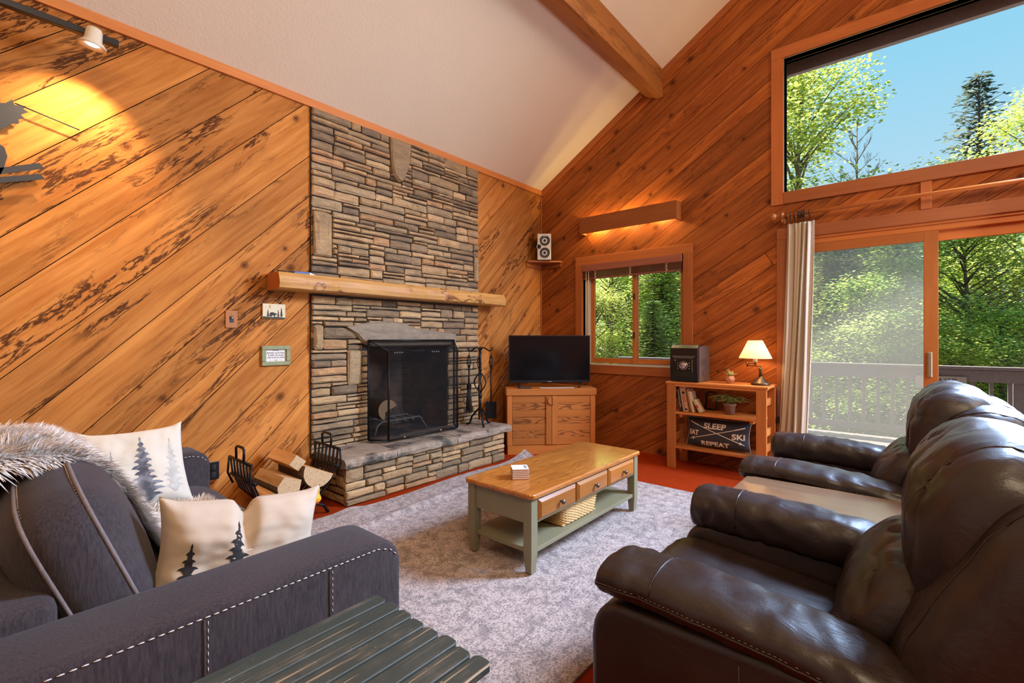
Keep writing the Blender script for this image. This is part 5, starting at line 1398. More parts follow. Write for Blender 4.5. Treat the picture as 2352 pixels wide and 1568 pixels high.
mb = MB(); mb.box(SX0 - .10, SX0 + .22, 1.59, 3.258, .07, .66, .03, 3, smooth=True); obj('back_frame', mb, M_DENIM, so, True)
for x in (.05, .93):
    for y in (1.40, 3.42):
        mb = MB(); mb.lathe([(0, 0), (.022, 0), (.03, .07), (0, .07)], 12, (x, y, 0)); obj('foot', mb, M_BLACK, so, True)
def superq(c, h, M=None, p=4.0, q=6.0, nu=56, nv=30, dent=None):
    """boxy cushion: x is the thin axis; closed surface"""
    def S(a, e): return math.copysign(abs(a) ** e, a)
    def fn(u, v):
        s = -cos(pi * v); k = (1 - abs(s) ** p) ** (1 / p) if abs(s) < 1 else 0.0
        a = 2 * pi * u; y = S(cos(a), 2 / q) * k * h[1]; z = S(sin(a), 2 / q) * k * h[2]
        w = V((s * h[0], y, z))
        if dent: w = dent(w)
        return (M @ w) if M else w + V(c)
    return fn
def seatcush(mb, x0, x1, y0, y1, z0, z1, cr=.02):
    c = ((x0 + x1) / 2, (y0 + y1) / 2, (z0 + z1) / 2)
    def S(a, e): return math.copysign(abs(a) ** e, a)
    def fn(u, v):
        s = -cos(pi * v); k = (1 - abs(s) ** 5) ** .2 if abs(s) < 1 else 0
        a = 2 * pi * u; X = S(cos(a), .28) * k; Y = S(sin(a), .28) * k
        return V((c[0] + X * (x1 - x0) / 2, c[1] + Y * (y1 - y0) / 2, c[2] + s * ((z1 - z0) / 2 + cr * (1 - X * X) * (1 - Y * Y))))
    mb.grid(fn, 64, 26, wrapu=True)
for y0, y1 in ((1.588, 2.42), (2.424, 3.259)):
    mb = MB(); seatcush(mb, .12, .965, y0, y1, .30, .45); obj('seat_cushion', mb, M_DENIM, so, True)
def back_cushion(yc, hy, name='back_cushion'):
    Mc = Matrix.Translation(V((.245, yc, .668))) @ Matrix.Rotation(R(-21), 4, 'Y') @ Matrix.Rotation(R(-3), 4, 'Z')
    h = (.150, hy, .235)
    def dent(w):
        n = mnoise.noise(V((w.x * 4, w.y * 3, w.z * 3 + yc))) * .014
        wr = .006 * mnoise.noise(V((w.x * 3, w.y * 22, w.z * 6 + yc))) if w.z > -.05 else .003 * mnoise.noise(V((w.x * 8, w.y * 8, w.z * 14)))
        return w * (1 + (n + wr) * 1.2)
    mb = MB(); mb.grid(superq(None, h, Mc, 2.6, 4.6, 96, 46, dent), 96, 46, wrapu=True)
    cu = obj(name, mb, M_DENIM, so, True)
    for s in (-.42, .42):
        k = (1 - abs(s) ** 2.6) ** (1 / 2.6); pts = []
        for i in range(80):
            a = 2 * pi * i / 80; S = lambda q_: math.copysign(abs(q_) ** (2 / 4.6), q_)
            pts.append(Mc @ dent(V((s * h[0], S(cos(a)) * k * h[1] * 1.004, S(sin(a)) * k * h[2] * 1.004))))
        mb = MB(); mb.tube(pts, .0055, 6, closed=True); pc = obj('piping', mb, denim('piping_denim', (.10, .075, .07), (.20, .16, .15)), cu, True)
        mb = MB(); off = Mc.to_3x3() @ V((.006 if s < 0 else -.006, 0, 0)); dash(mb, [p + off * 1.3 + (p - V((.245, yc, .668))).normalized() * .0015 for p in pts], step=.012, ln=.008, r=.0016); obj('stitching', mb, M_STITCH, cu, True)
back_cushion(2.02, .39); back_cushion(2.845, .39)

# pillows
class Pillow:
    def __init__(s, c, ex, ez, W, H, T, seed=0, pw=3.0, fold=0.0):
        s.c = V(c); s.ex = V(ex).normalized(); s.n = s.ex.cross(V(ez)).normalized(); s.ez = s.n.cross(s.ex).normalized(); s.W, s.H, s.T, s.seed, s.fold = W, H, T, seed, fold
    def at(s, a, b, side=1, off=0.0):
        k = (max(0, 1 - abs(a) ** 3) * max(0, 1 - abs(b) ** 3)) ** .5
        x = a * s.W / 2 * (1 - .09 * (1 - b * b) * abs(a) ** 3); z = b * s.H / 2 * (1 - .09 * (1 - a * a) * abs(b) ** 3)
        z += .012 * max(0, abs(a) - .8) * 5 * max(0, b)
        th = s.T * k * (1 + .25 * mnoise.noise(V((a * 2, b * 2, s.seed)))) + .004 * mnoise.noise(V((a * 6, b * 6, s.seed + 4))) * k ** .5
        if s.fold: 
            f = math.exp(-((a + .02) / .10) ** 2) * max(0, min(1, (b + .5) / 1.2)); z -= s.fold * f * (1 if b > 0 else .3); th *= 1 - .55 * f
        return s.c + s.ex * x + s.ez * z + s.n * side * (th + off)
    def mesh(s, mb, N=44):
        mb.grid(lambda u, v: s.at(2 * u - 1, 2 * v - 1, 1), N, N); mb.grid(lambda u, v: s.at(1 - 2 * u, 2 * v - 1, -1), N, N)
    def seam(s, mb, r=.0022):
        e = [(-1 + 2 * i / 24, -1) for i in range(24)] + [(1, -1 + 2 * i / 24) for i in range(24)] + [(1 - 2 * i / 24, 1) for i in range(24)] + [(-1, 1 - 2 * i / 24) for i in range(24)]
        mb.tube([s.at(a, b) for a, b in e], r, 5, closed=True)
    def printed(s, mb, pts, side=1, off=.0012, cut=5):
        bm = bmesh.new(); bm.faces.new([bm.verts.new((p[0], p[1], 0)) for p in pts])
        bmesh.ops.triangulate(bm, faces=bm.faces[:])
        for _ in range(cut):
            lg = [e for e in bm.edges if e.calc_length() > .09]
            if not lg: break
            bmesh.ops.subdivide_edges(bm, edges=lg, cuts=1); bmesh.ops.triangulate(bm, faces=[f for f in bm.faces if len(f.verts) > 3])
        bm.verts.index_update(); vs = [v.co.copy() for v in bm.verts]; fs = [tuple(v.index for v in f.verts) for f in bm.faces]; bm.free()
        mb.add([s.at(v.x, v.y, side, off) for v in vs], fs, True)
def rough_pine(cx, z0, h, w, seed, n=9):
    rg = random.Random(seed); Lf, Rt = [], []
    for sd, lst in ((-1, Lf), (1, Rt)):
        for i in range(n):
            f = (i + .6) / n; zz = z0 + h * (1 - .92 * f); ww = w * f * rg.uniform(.7, 1.1)
            lst += [(cx + sd * ww * .35, zz + h * .035), (cx + sd * ww * .75, zz + h * .02), (cx + sd * ww, zz - h * .012), (cx + sd * ww * .6, zz - h * .02)]
    return [(cx, z0 + h)] + Rt + [(cx + w * .1, z0)] + [(cx - w * .1, z0)] + Lf[::-1]
def linen_pillow(name, col):
    t = NT(name); c = t.coord(); n = t.noise(c, 300, 2); n2 = t.noise(c, 6, 3)
    return t.pbsdf(t.mix(n2, col, [x * .88 for x in col]), .85, 0, t.bump(n, .2, .002), Sheen_Weight=.2)
tp = thing('tree_pillow', (.62, 2.92, .455), 'cream pillow printed with grey watercolour pine trees at the far end of the sofa', 'pillow')
P1 = Pillow((.575, 2.915, .652), (1, .02, .0), (-.11, .17, .34), .42, .42, .07, 3)
mb = MB(); P1.mesh(mb); obj('cover', mb, linen_pillow('cream_cotton', (.66, .56, .43)), tp, True)
def water(name, a, b):
    t = NT(name); c = t.coord(); return t.pbsdf(t.mix(t.ramp(t.noise(c, 22, 4), [(.4, 0.0), (.62, 1.0)]), a, b), .9)
for pts, m in ((rough_pine(.04, -.92, 1.65, .42, 5, 11), water('watercolour_slate', (.075, .072, .082), (.25, .24, .25))), (rough_pine(-.52, -.5, .95, .15, 8, 8), water('watercolour_mauve', (.22, .17, .18), (.40, .33, .30))), (rough_pine(.62, -.75, 1.35, .30, 9, 9), water('watercolour_pale', (.42, .38, .32), (.55, .50, .42)))):
    mb = MB(); P1.printed(mb, pts); obj('printed_pine', mb, m, tp, True)
ap = thing('arm_pillow', (.60, 1.72, .455), 'tan cream pillow with black pine print propped against the near sofa arm', 'pillow')
P2 = Pillow((.605, 1.715, .605), (-1, .13, .0), (.03, .10, 1), .56, .34, .085, 7, fold=.05)
P2 = Pillow((.615, 1.71, .62), (1, -.12, -.13), (.05, .05, 1), .49, .31, .09, 7, fold=.045)
mb = MB(); P2.mesh(mb, 60); obj('cover', mb, linen_pillow('tan_velvet', (.56, .43, .31)), ap, True)
mb = MB(); P2.seam(mb, .0016); obj('seam', mb, plain('seam_brown', (.35, .22, .1), .8), ap, True)
M_BLKP = plain('black_print', (.018, .014, .013), .9)
for sd_, pts in ((1, rough_pine(-.13, -.98, 1.62, .36, 12, 9)), (1, rough_pine(-.66, -.98, 1.25, .26, 14, 8)), (1, rough_pine(.55, -.6, .5, .06, 15, 5)), (-1, rough_pine(.0, -.95, 1.3, .24, 17, 8))):
    mb = MB(); P2.printed(mb, pts, sd_); obj('printed_pine', mb, M_BLKP, ap, True)

# fur throw
def fur_mat():
    t = NT('sheepskin_fur'); c = t.coord('UV'); at = t.n('Attribute', {'attribute_name': 'rnd'}).outputs['Color']
    return t.pbsdf(at, .85, 0, None, Sheen_Weight=.3)
th = thing('fur_throw', (.4, 2.4, .46), 'shaggy pale fur throw draped over the sofa back and seat', 'throw')
path = [(-.12, .62), (-.09, .76), (-.01, .868), (.08, .912), (.19, .908), (.29, .850), (.365, .765), (.43, .635), (.49, .525), (.60, .482), (.70, .474), (.78, .472)]
def cat(P, t):
    n = len(P) - 1; i = min(int(t * n), n - 1); f = t * n - i; p0, p1, p2, p3 = P[max(i - 1, 0)], P[i], P[i + 1], P[min(i + 2, n)]
    return [.5 * ((2 * b) + (-a + c) * f + (2 * a - 5 * b + 4 * c - d) * f * f + (-a + 3 * b - 3 * c + d) * f ** 3) for a, b, c, d in zip(p0, p1, p2, p3)]
def throw_pt(u, v):
    x, z = cat(path, v)
    y0 = 2.02 + .22 * v * v; y1 = 2.74 + .0 * v - .2 * max(0, v - .6)
    y = y0 + (y1 - y0) * u
    return V((x, y, z + .012 * mnoise.noise(V((u * 4, v * 6, 0)))))
mb = MB(); mb.grid(throw_pt, 24, 50)
for i in range(len(mb.f)): mb.col[i] = (.50, .41, .34)
def throw_n(u, v):
    e = .01; a = throw_pt(u, min(1, v + e)) - throw_pt(u, max(0, v - e)); return -(V((0, 1, 0)).cross(a).normalized())
rg = random.Random(77)
for k in range(27000):
    u = rg.uniform(-.02, 1.02); v = rg.random(); uc = min(1, max(0, u)); p = throw_pt(uc, v); n_ = throw_n(uc, v)
    tang = (throw_pt(uc, min(1, v + .02)) - throw_pt(uc, max(0, v - .02))).normalized()
    cl = mnoise.noise(V((u * 7, v * 16, 1))); c2 = mnoise.noise(V((u * 7, v * 16, 9)))
    d = (n_ * .55 + tang * (.45 + .5 * c2) + V((0, 1, 0)) * (cl * .9 + (u - .5) * 1.0) - V((0, 0, .8)) * max(0, .12 - uc) / .12 + V((rg.uniform(-.25, .25), rg.uniform(-.25, .25), rg.uniform(-.2, .2)))).normalized()
    L = rg.uniform(.045, .085); w = rg.uniform(.0016, .0036); sd = d.cross(n_).normalized() * w
    c0 = p; c1 = p + d * L * .55 + n_ * .006; c2_ = p + d * L - V((0, 0, .008))
    s_ = rg.uniform(.72, 1.08); col = (.78 * s_, .67 * s_, .57 * s_); cd = (.62 * s_, .52 * s_, .43 * s_)
    mb.add([c0 - sd, c0 + sd, c1 + sd * .9, c1 - sd * .9], [(0, 1, 2, 3)], True, 0, None, None, cd if rg.random() < .5 else col)
    mb.add([c1 - sd * .9, c1 + sd * .9, c2_], [(0, 1, 2)], True, 0, None, None, col)
obj('fur', mb, fur_mat(), th, True)

# ------------------------------------------------------------------ leather recliners
def leather():
    t = NT('brown_leather'); c = t.coord()
    n1 = t.noise(c, 9, 4, .6, .4); n2 = t.voro(c, 330, 'F1'); n3 = t.noise(t.mapv(c, (22, 7, 7)), 1.0, 5, .6, 1.2); n4 = t.noise(c, 90, 3)
    col = t.mix(n1, (.010, .0055, .0048), (.026, .013, .010))
    h = t.math('ADD', t.math('MULTIPLY', n3, 1.3), t.math('MULTIPLY', n2, .05))
    rg_ = t.math('MULTIPLY_ADD', n1, .2, .30)
    return t.pbsdf(col, rg_, 0, t.bump(h, .2, .012), Specular_IOR_Level=.65)
M_LEATHER = leather(); M_LSEAM = plain('leather_welt', (.030, .016, .012), .35); M_LSTITCH = plain('leather_stitch', (.16, .12, .10), .7)
def loft_y(mb, secs, n=28, e=2.6, sub=8, wr=.004, seed=0.0):
    """secs: (y, cx, cz, hw, hh) along y; superelliptic sections in xz"""
    m = (len(secs) - 1) * sub + 1
    def fn(u, v):
        y, cx, cz, hw, hh = cat(secs, v); a = 2 * pi * u
        S = lambda q: math.copysign(abs(q) ** (2 / e), q)
        p = V((cx + S(cos(a)) * max(hw, .001), y, cz + S(sin(a)) * max(hh, .001)))
        k = wr * mnoise.noise(V((p.x * 9, p.y * 26, p.z * 9 + seed))) + wr * .8 * mnoise.noise(V((p.x * 25, p.y * 12, p.z * 25 + seed)))
        cr_ = mnoise.noise(V((p.x * 6 + 2, p.y * 9, p.z * 6 + seed))); k -= wr * 1.2 * math.exp(-(cr_ / .045) ** 2)
        return p + V((cos(a), 0, sin(a))) * k
    mb.grid(fn, n, m, wrapu=True)
    return fn
def loft_x(mb, x0, x1, prof, n=40, p=4.0, wr=.005, seed=0.0, pinch=(), q=3.0, puck=()):
    """closed profile in (y,z) lofted along x with rounded ends; pinch: seam positions (-1..1) that pull the surface in"""
    cy = sum(a for a, b in prof) / len(prof); cz = sum(b for a, b in prof) / len(prof); m = 64; L = len(prof)
    def P(t):
        t = (t % 1.0) * L; i = int(t) % L; f = t - int(t); p0, p1, p2, p3 = prof[i - 1], prof[i], prof[(i + 1) % L], prof[(i + 2) % L]
        return [.5 * ((2 * b) + (-a + c) * f + (2 * a - 5 * b + 4 * c - d) * f * f + (-a + 3 * b - 3 * c + d) * f ** 3) for a, b, c, d in zip(p0, p1, p2, p3)]
    def fn(u, v):
        s = -cos(pi * v); k = (1 - abs(s) ** p) ** (1 / q) if abs(s) < 1 else 0
        y, z = P(u); dy, dz = y - cy, z - cz
        kk = k
        for a in pinch: kk *= 1 - .035 * math.exp(-((s - a) / .035) ** 2)
        w = V(((x0 + x1) / 2 + s * (x1 - x0) / 2, cy + dy * kk, cz + dz * kk))
        r = wr * mnoise.noise(V((w.x * 8, w.y * 14, w.z * 14 + seed))) + wr * .9 * mnoise.noise(V((w.x * 30, w.y * 11, w.z * 11 + seed)))
        cr_ = mnoise.noise(V((w.x * 7 + 3, w.y * 5, w.z * 5 + seed))); r -= wr * 1.3 * math.exp(-(cr_ / .05) ** 2)
        for (a, pu, amp) in puck:   # gathered puckers around a seam point
            dd = ((s - a) / .16) ** 2 + ((u - pu) / .06) ** 2; r += amp * math.exp(-dd) * (-.6 + sin(u * 150) * .5)
        d_ = V((0, dy, dz)); d_ = d_.normalized() if d_.length > 1e-5 else d_
        return w + d_ * r * k
    mb.grid(fn, m, n, wrapu=True); return fn
def recliner(ox, label):
    r = thing('leather_recliner', (ox + .50, .2, 0), label, 'recliner', 'pair of leather recliners')
    X = lambda x: x + ox
    # near side panel, far side panel
    prof = [(-.34, .05), (.735, .05), (.742, .40), (.735, .455), (.705, .50), (.65, .53), (-.05, .545), (-.34, .50)]
    for a, b in ((.030, .235), (.80, 1.0)):
        mb = MB(); mb.prism(prof, 'x', X(a), X(b), .028, seg=4, smooth=True); sp = obj('side_panel', mb, M_LEATHER, r, True)
        mb = MB(); xo = X(a) - .001 if a < .5 else X(b) + .001
        mb.tube([(xo, .32, .50), (xo, .318, .30), (xo, .32, .07)], .0022, 5); obj('seam', mb, M_LSEAM, sp, True)
    # arm pads
    secs = [(.722, .115, .585, .012, .010), (.715, .115, .585, .085, .038), (.69, .118, .588, .112, .052), (.62, .12, .592, .120, .056), (.45, .12, .590, .122, .058), (.25, .118, .578, .122, .058), (.10, .105, .566, .112, .054), (.0, .085, .556, .085, .042), (-.06, .07, .55, .03, .016)]
    mb = MB(); fn = loft_y(mb, [(y, X(cx), cz, hw, hh) for y, cx, cz, hw, hh in secs], 36, 2.5, 9, .006, ox)
    pad = obj('arm_pad', mb, M_LEATHER, r, True)
    mb = MB(); pp_ = [fn(.5 + .015, v) for v in [i / 60 for i in range(2, 59)]]; mb.tube([p + V((-.001, 0, 0)) for p in pp_], .0035, 6); obj('piping', mb, M_LSEAM, pad, True)
    mb = MB(); dash(mb, [p + V((-.003, 0, .008)) for p in pp_], step=.011, ln=.007, r=.0014); obj('stitching', mb, M_LSTITCH, pad, True)
    mb = MB(); mb.tube([fn(u, .44) + (fn(u, .44) - V((X(.12), fn(u, .44).y, .59))).normalized() * .0008 for u in [.02 + .46 * i / 14 for i in range(15)]], .002, 5); obj('cross_seam', mb, M_LSEAM, pad, True)
    secs2 = [(.722, .885, .575, .012, .012), (.715, .885, .575, .075, .06), (.69, .883, .575, .100, .084), (.60, .882, .578, .106, .090), (.42, .882, .575, .106, .092), (.22, .882, .566, .106, .092), (.08, .884, .555, .10, .084), (-.02, .89, .545, .08, .06), (-.07, .89, .54, .02, .02)]
    mb = MB(); fn2 = loft_y(mb, [(y, X(cx), cz, hw, hh) for y, cx, cz, hw, hh in secs2], 36, 2.5, 9, .006, ox + 3)
    pad2 = obj('arm_pad', mb, M_LEATHER, r, True)
    mb = MB(); mb.tube([fn2(u, .43) + (fn2(u, .43) - V((X(.882), fn2(u, .43).y, .575))).normalized() * .0008 for u in [.04 + .5 * i / 16 for i in range(17)]], .0025, 5); obj('cross_seam', mb, M_LSEAM, pad2, True)
    # seat and footrest
    mb = MB()
    pr = [(-.02, .30), (.35, .31), (.70, .33), (.765, .36), (.772, .42), (.74, .465), (.66, .482), (.40, .462), (.15, .435), (-.02, .42)]
    loft_x(mb, X(.215), X(.80), pr, 44, 10, .005, ox + 5, (), 4.0); obj('seat_cushion', mb, M_LEATHER, r, True)
    mb = MB(); mb.box(X(.236), X(.798), .60, .755, .07, .335, .03, 3, smooth=True); obj('footrest', mb, M_LEATHER, r, True)
    mb = MB(); mb.box(X(.232), X(.798), -.30, .60, .05, .34); obj('base', mb, plain('base_black', (.01, .009, .009), .8), r, True)
    # back: lumbar roll, head cushion, outer shell
    pr = [(.02, .44), (.13, .46), (.165, .53), (.145, .62), (.09, .70), (.03, .75), (-.06, .75), (-.10, .60), (-.06, .46)]
    mb = MB(); f3 = loft_x(mb, X(.20), X(.81), pr, 48, 5, .006, ox + 7, (-.62, .62), 3.2); lb = obj('lumbar_cushion', mb, M_LEATHER, r, True)
    for s in (-.62, .62):
        v = math.acos(-s) / pi; mb = MB(); mb.tube([f3(u, v) for u in [.02 + .5 * i / 20 for i in range(21)]], .0022, 5); obj('seam', mb, M_LSEAM, lb, True)
    pr = [(-.05, .635), (-.005, .655), (.014, .74), (.016, .83), (.004, .92), (-.024, .99), (-.08, 1.05), (-.15, 1.078), (-.24, 1.058), (-.315, .99), (-.335, .93), (-.30, .86), (-.20, .80), (-.12, .68)]
    mb = MB(); f4 = loft_x(mb, X(.135), X(.865), pr, 60, 5, .007, ox + 9, (-.66, .66), 3.0, ((-.66, .36, .010), (-.66, .14, .008), (.66, .36, .010), (-.05, .46, .006)))
    hc = obj('head_cushion', mb, M_LEATHER, r, True)
    for s in (-.66, .66):
        v = math.acos(-s) / pi; mb = MB(); mb.tube([f4(u, v) for u in [.0 + .62 * i / 30 for i in range(31)]], .0026, 5); obj('seam', mb, M_LSEAM, hc, True)
    pr = [(.045, .50), (.035, .60), (-.01, .72), (-.075, .85), (-.135, .955), (-.20, 1.0), (-.30, 1.005), (-.385, .955), (-.42, .80), (-.42, .50), (-.40, .20), (-.33, .10), (-.10, .30)]
    mb = MB(); f5 = loft_x(mb, X(.05), X(.965), pr, 44, 9, .004, ox + 11, (), 4.5); sh = obj('back_shell', mb, M_LEATHER, r, True)
    for s in (-.86, -.45, .45, .86):
        v = math.acos(-s) / pi; mb = MB(); mb.tube([f5(u, v) for u in [.0 + .6 * i / 30 for i in range(31)]], .0022, 5); obj('seam', mb, M_LSEAM, sh, True)
    for a in (.08, .92):
        for y in (-.25, .66):
            mb = MB(); mb.lathe([(0, 0), (.022, 0), (.022, .055), (0, .055)], 12, (X(a), y, 0)); obj('foot', mb, M_BLACK, r, True)
    return r
recliner(1.205, 'near brown leather recliner filling the lower right corner')
recliner(2.735, 'far brown leather recliner in front of the patio door')

# console between the recliners
cn = thing('console_table', (2.47, .2, 0), 'leather sided console with a light wood top between the two recliners', 'console table')
mb = MB(); mb.box(2.222, 2.708, -.26, .64, .04, .545, .015, smooth=True); obj('body', mb, M_LEATHER, cn, True)
mb = MB(); mb.prism([(2.218, -.27), (2.712, -.27), (2.712, .62), (2.69, .66), (2.24, .66), (2.218, .62)], 'z', .545, .575, .006, seg=3)
obj('table_top', mb, wood('console_top_wood', (.17, .095, .05), (.24, .14, .07), (.1, .055, .025), 'y', knots=0, rough=.3, coat=.6, var=.05, bump=.03), cn, True)

# green slatted side table
gt = thing('side_table', (.53, 1.03, 0), 'weathered dark green slatted side table beside the near sofa arm', 'side table')
def worn_green():
    t = NT('worn_green_paint'); c = t.coord()
    n1 = t.noise(t.mapv(c, (3, 30, 30)), 1.0, 5, .7, .6); n2 = t.noise(c, 9, 4, .6); n3 = t.noise(t.mapv(c, (1.5, 60, 60)), 1.0, 4, .7); n4 = t.noise(c, 120, 3)
    base = t.mix(n2, (.030, .037, .029), (.058, .066, .053))
    w = t.math('MULTIPLY', t.ramp(n1, [(.50, 0.0), (.66, 1.0)]), t.ramp(n2, [(.42, 0.0), (.58, .75)]))
    base = t.mix(w, base, (.15, .115, .08))
    base = t.mix(t.ramp(n3, [(.60, 0.0), (.65, .8)]), base, (.40, .28, .15))
    base = t.mix(t.ramp(n4, [(.70, 0.0), (.74, .8)]), base, (.50, .36, .18))
    return t.pbsdf(base, .5, 0, t.bump(t.math('ADD', n1, n3), .3, .004))
M_GREEN = worn_green()
ny = 8; gy0, gy1 = .785, 1.282; gw = (gy1 - gy0) / ny
for k in range(ny):
    a = gy0 + k * gw; rg = random.Random(k); x1 = .853 + rg.uniform(-.006, .006)
    mb = MB(); mb.prism([(.16, a + .003), (x1 - .012, a + .003), (x1, a + .014), (x1, a + gw - .014), (x1 - .012, a + gw - .003), (.16, a + gw - .003)], 'z', .478, .498, .004, seg=3)
    obj('slat', mb, M_GREEN, gt, True)
for x in (.22, .72):
    mb = MB(); mb.box(x, x + .03, gy0 + .02, gy1 - .02, .43, .477, .003); obj('cross_rail', mb, M_GREEN, gt, True)
for y in (gy0 + .04, gy1 - .06):
    mb = MB(); mb.box(.20, .78, y, y + .022, .385, .43, .003); obj('apron', mb, M_GREEN, gt, True)
    for x in (.20, .715):
        mb = MB(); mb.prism([(x, 0), (x + .075, 0), (x + .075, .43), (x, .43)], 'y', y + .022, y + .042, .003); obj('leg', mb, M_GREEN, gt, True)
# ------------------------------------------------------------------ deck
M_DECK = plain('weathered_deck', (.17, .14, .145), .85, 0, .4, 30, .3)
dk = thing('deck_railing', (8.07, -.3, -.05), 'weathered grey wooden deck railing outside the patio door', 'railing')
mb = MB()
for k in range(21): mb.box(XW + .16 + k * .145, XW + .16 + k * .145 + .138, -3.6, 4.2, -.09, -.05, .004)
struct('trim_6', mb, M_DECK)['label'] = 'grey deck boards'
RXX = 8.07
mb = MB(); mb.box(RXX - .07, RXX + .08, -3.6, 4.2, .915, .955, .005); obj('cap_rail', mb, M_DECK, dk, True)
mb = MB(); mb.box(RXX - .03, RXX + .012, -3.6, 4.2, .765, .912, .004); obj('upper_rail', mb, M_DECK, dk, True)
mb = MB(); mb.box(RXX - .03, RXX + .012, -3.6, 4.2, .05, .14, .004); obj('lower_rail', mb, M_DECK, dk, True)
y = -.595 + .155 * 26
while y > -3.5:
    mb = MB(); mb.box(RXX + .012, RXX + .05, y - .019, y + .019, .04, .90, .003); obj('baluster', mb, M_DECK, dk, True); y -= .155
for y in (4.1, 1.62, -.98, -3.5):
    mb = MB(); mb.box(RXX + .012, RXX + .10, y - .045, y + .045, -3.0, .91, .004); obj('post', mb, M_DECK, dk, True)
sgn = thing('carved_sign', (RXX - .05, -.29, .66), 'rough carved plank sign hanging under the deck rail', 'sign')
mb = MB(); mb.box(RXX - .055, RXX - .032, -.53, -.05, .665, .825, .006); obj('plank', mb, plain('sign_wood', (.32, .27, .24), .85, 0, .5, 40, .3), sgn, True)
text_mesh('lettering', 'LAKE', .10, Matrix.Translation(V((RXX - .0558, -.325, .757))) @ Matrix.Rotation(R(-90), 4, 'Z') @ Matrix.Rotation(R(90), 4, 'X'), plain('carved_dark', (.07, .06, .055), .9), sgn, bold=.001, wid=.235)

# ------------------------------------------------------------------ trees
def leaf_mat(name, k=.6):
    t = NT(name); at = t.n('Attribute', {'attribute_name': 'rnd'}).outputs['Color']; oi = t.n('ObjectInfo')
    hv = t.n('HueSaturation', None, Hue=t.math('MULTIPLY_ADD', oi.outputs['Random'], .05, .475), Value=t.math('MULTIPLY_ADD', oi.outputs['Random'], .4, 1.1), Color=at).outputs[0]
    d = t.n('BsdfDiffuse', None, Color=hv); tr = t.n('BsdfTranslucent', None, Color=hv)
    mx = t.n('MixShader', None, i0=k, i1=d.outputs[0], i2=tr.outputs[0]); t.t.links.new(mx.outputs[0], t.out.inputs[0]); return t.m
M_LEAF = leaf_mat('tree_leaf'); M_TBARK = plain('tree_bark', (.14, .105, .08), .95, 0, .6, 18, .4)
def conifer(seed, h, r, cols, dense=1.0, base=.06, droop=.25, spray=.16):
    rg = random.Random(seed); fo = MB(); tr = MB()
    tr.tube([(0, 0, 0), (.02, 0, h * .5), (0, 0, h * .98)], [h * .016, h * .010, .01], 7)
    z = h * base
    while z < h * .985:
        f = z / h; L = r * (1 - f) ** .85 * rg.uniform(.8, 1.1) + .06; nb = max(4, int((5 + 4 * (1 - f)) * dense))
        a0 = rg.uniform(0, 6.3)
        for k in range(nb):
            a = a0 + 2 * pi * k / nb + rg.uniform(-.25, .25); l = L * rg.uniform(.75, 1.1)
            up = .30 * f + .05 - droop * (1 - f)
            n = max(2, int(l / .16)); prev = V((0, 0, z))
            tr.tube([(0, 0, z), (cos(a) * l * .9, sin(a) * l * .9, z + up * l * .8)], [.012, .003], 3)
            for q in range(n):
                t_ = (q + .7) / n; c = V((cos(a) * l * t_, sin(a) * l * t_, z + up * l * t_ - .10 * l * t_ * t_))
                for s_ in (-1, 1):
                    b_ = a + s_ * rg.uniform(.5, 1.2); sz = spray * rg.uniform(.7, 1.25) * (.5 + .7 * (1 - t_) + .2)
                    d = V((cos(b_), sin(b_), rg.uniform(-.35, .2))); w = V((-sin(b_), cos(b_), rg.uniform(-.5, .5))) * sz * .24
                    base_c = rg.choice(cols); br = rg.uniform(.6, 1.2)
                    fo.add([c - w * .3, c + d * sz * .5 - w, c + d * sz, c + d * sz * .55 + w], [(0, 1, 2, 3)], False, 0, None, None, tuple(x * br for x in base_c))
        z += max(.085, .17 * (1 - f) + .05) / dense
    return fo, tr
def broadleaf(seed, h, r, cols, n=5200, leaf=.085, z0=.22, squash=1.0):
    rg = random.Random(seed); fo = MB(); tr = MB()
    tr.tube([(0, 0, 0), (.05, .02, h * .35), (-.03, .05, h * .7), (0, 0, h * .92)], [h * .018, h * .013, h * .006, .01], 7)
    cl = []
    for k in range(110):
        f = rg.random() ** .8; zz = h * (z0 + (1 - z0) * f); rr = r * (sin(pi * min(1, (.18 + .82 * f))) ** .7 * .9 + .1) * rg.random() ** .5; a = rg.uniform(0, 6.3)
        c = V((rr * cos(a), rr * sin(a), min(zz, h * .985))); cl.append((c, rg.uniform(.28, .55) * (r / 1.6)))
        s_ = V((0, 0, max(.2 * h, c.z - rr * .7 - .2))); tr.tube([s_, s_.lerp(c, .55) + V((0, 0, .06)), c], [.022, .012, .004], 4)
    for k in range(n):
        c, rad = rg.choice(cl); d = V((rg.gauss(0, 1), rg.gauss(0, 1), rg.gauss(0, .6))).normalized() * rad * rg.random() ** .45
        p = c + d; a = rg.uniform(0, 6.3); L = leaf * rg.uniform(.7, 1.35)
        u = V((cos(a), sin(a), rg.uniform(-.55, .25))); w = u.cross(V((rg.uniform(-.4, .4), rg.uniform(-.4, .4), 1))).normalized()
        br = rg.uniform(.65, 1.2); base_c = rg.choice(cols)
        fo.add([p, p + u * L * .45 - w * L * .38, p + u * L, p + u * L * .45 + w * L * .38], [(0, 1, 2, 3)], False, 0, None, None, tuple(x * br for x in base_c))
    return fo, tr
GY = [(.55, .60, .13), (.46, .56, .11), (.66, .66, .20), (.34, .46, .10), (.22, .33, .08)]
GD = [(.50, .55, .20), (.36, .43, .16), (.60, .62, .24), (.68, .68, .28), (.25, .32, .12)]
GS = [(.055, .075, .055), (.08, .10, .075), (.11, .13, .095), (.04, .055, .045)]
PROTO = {}
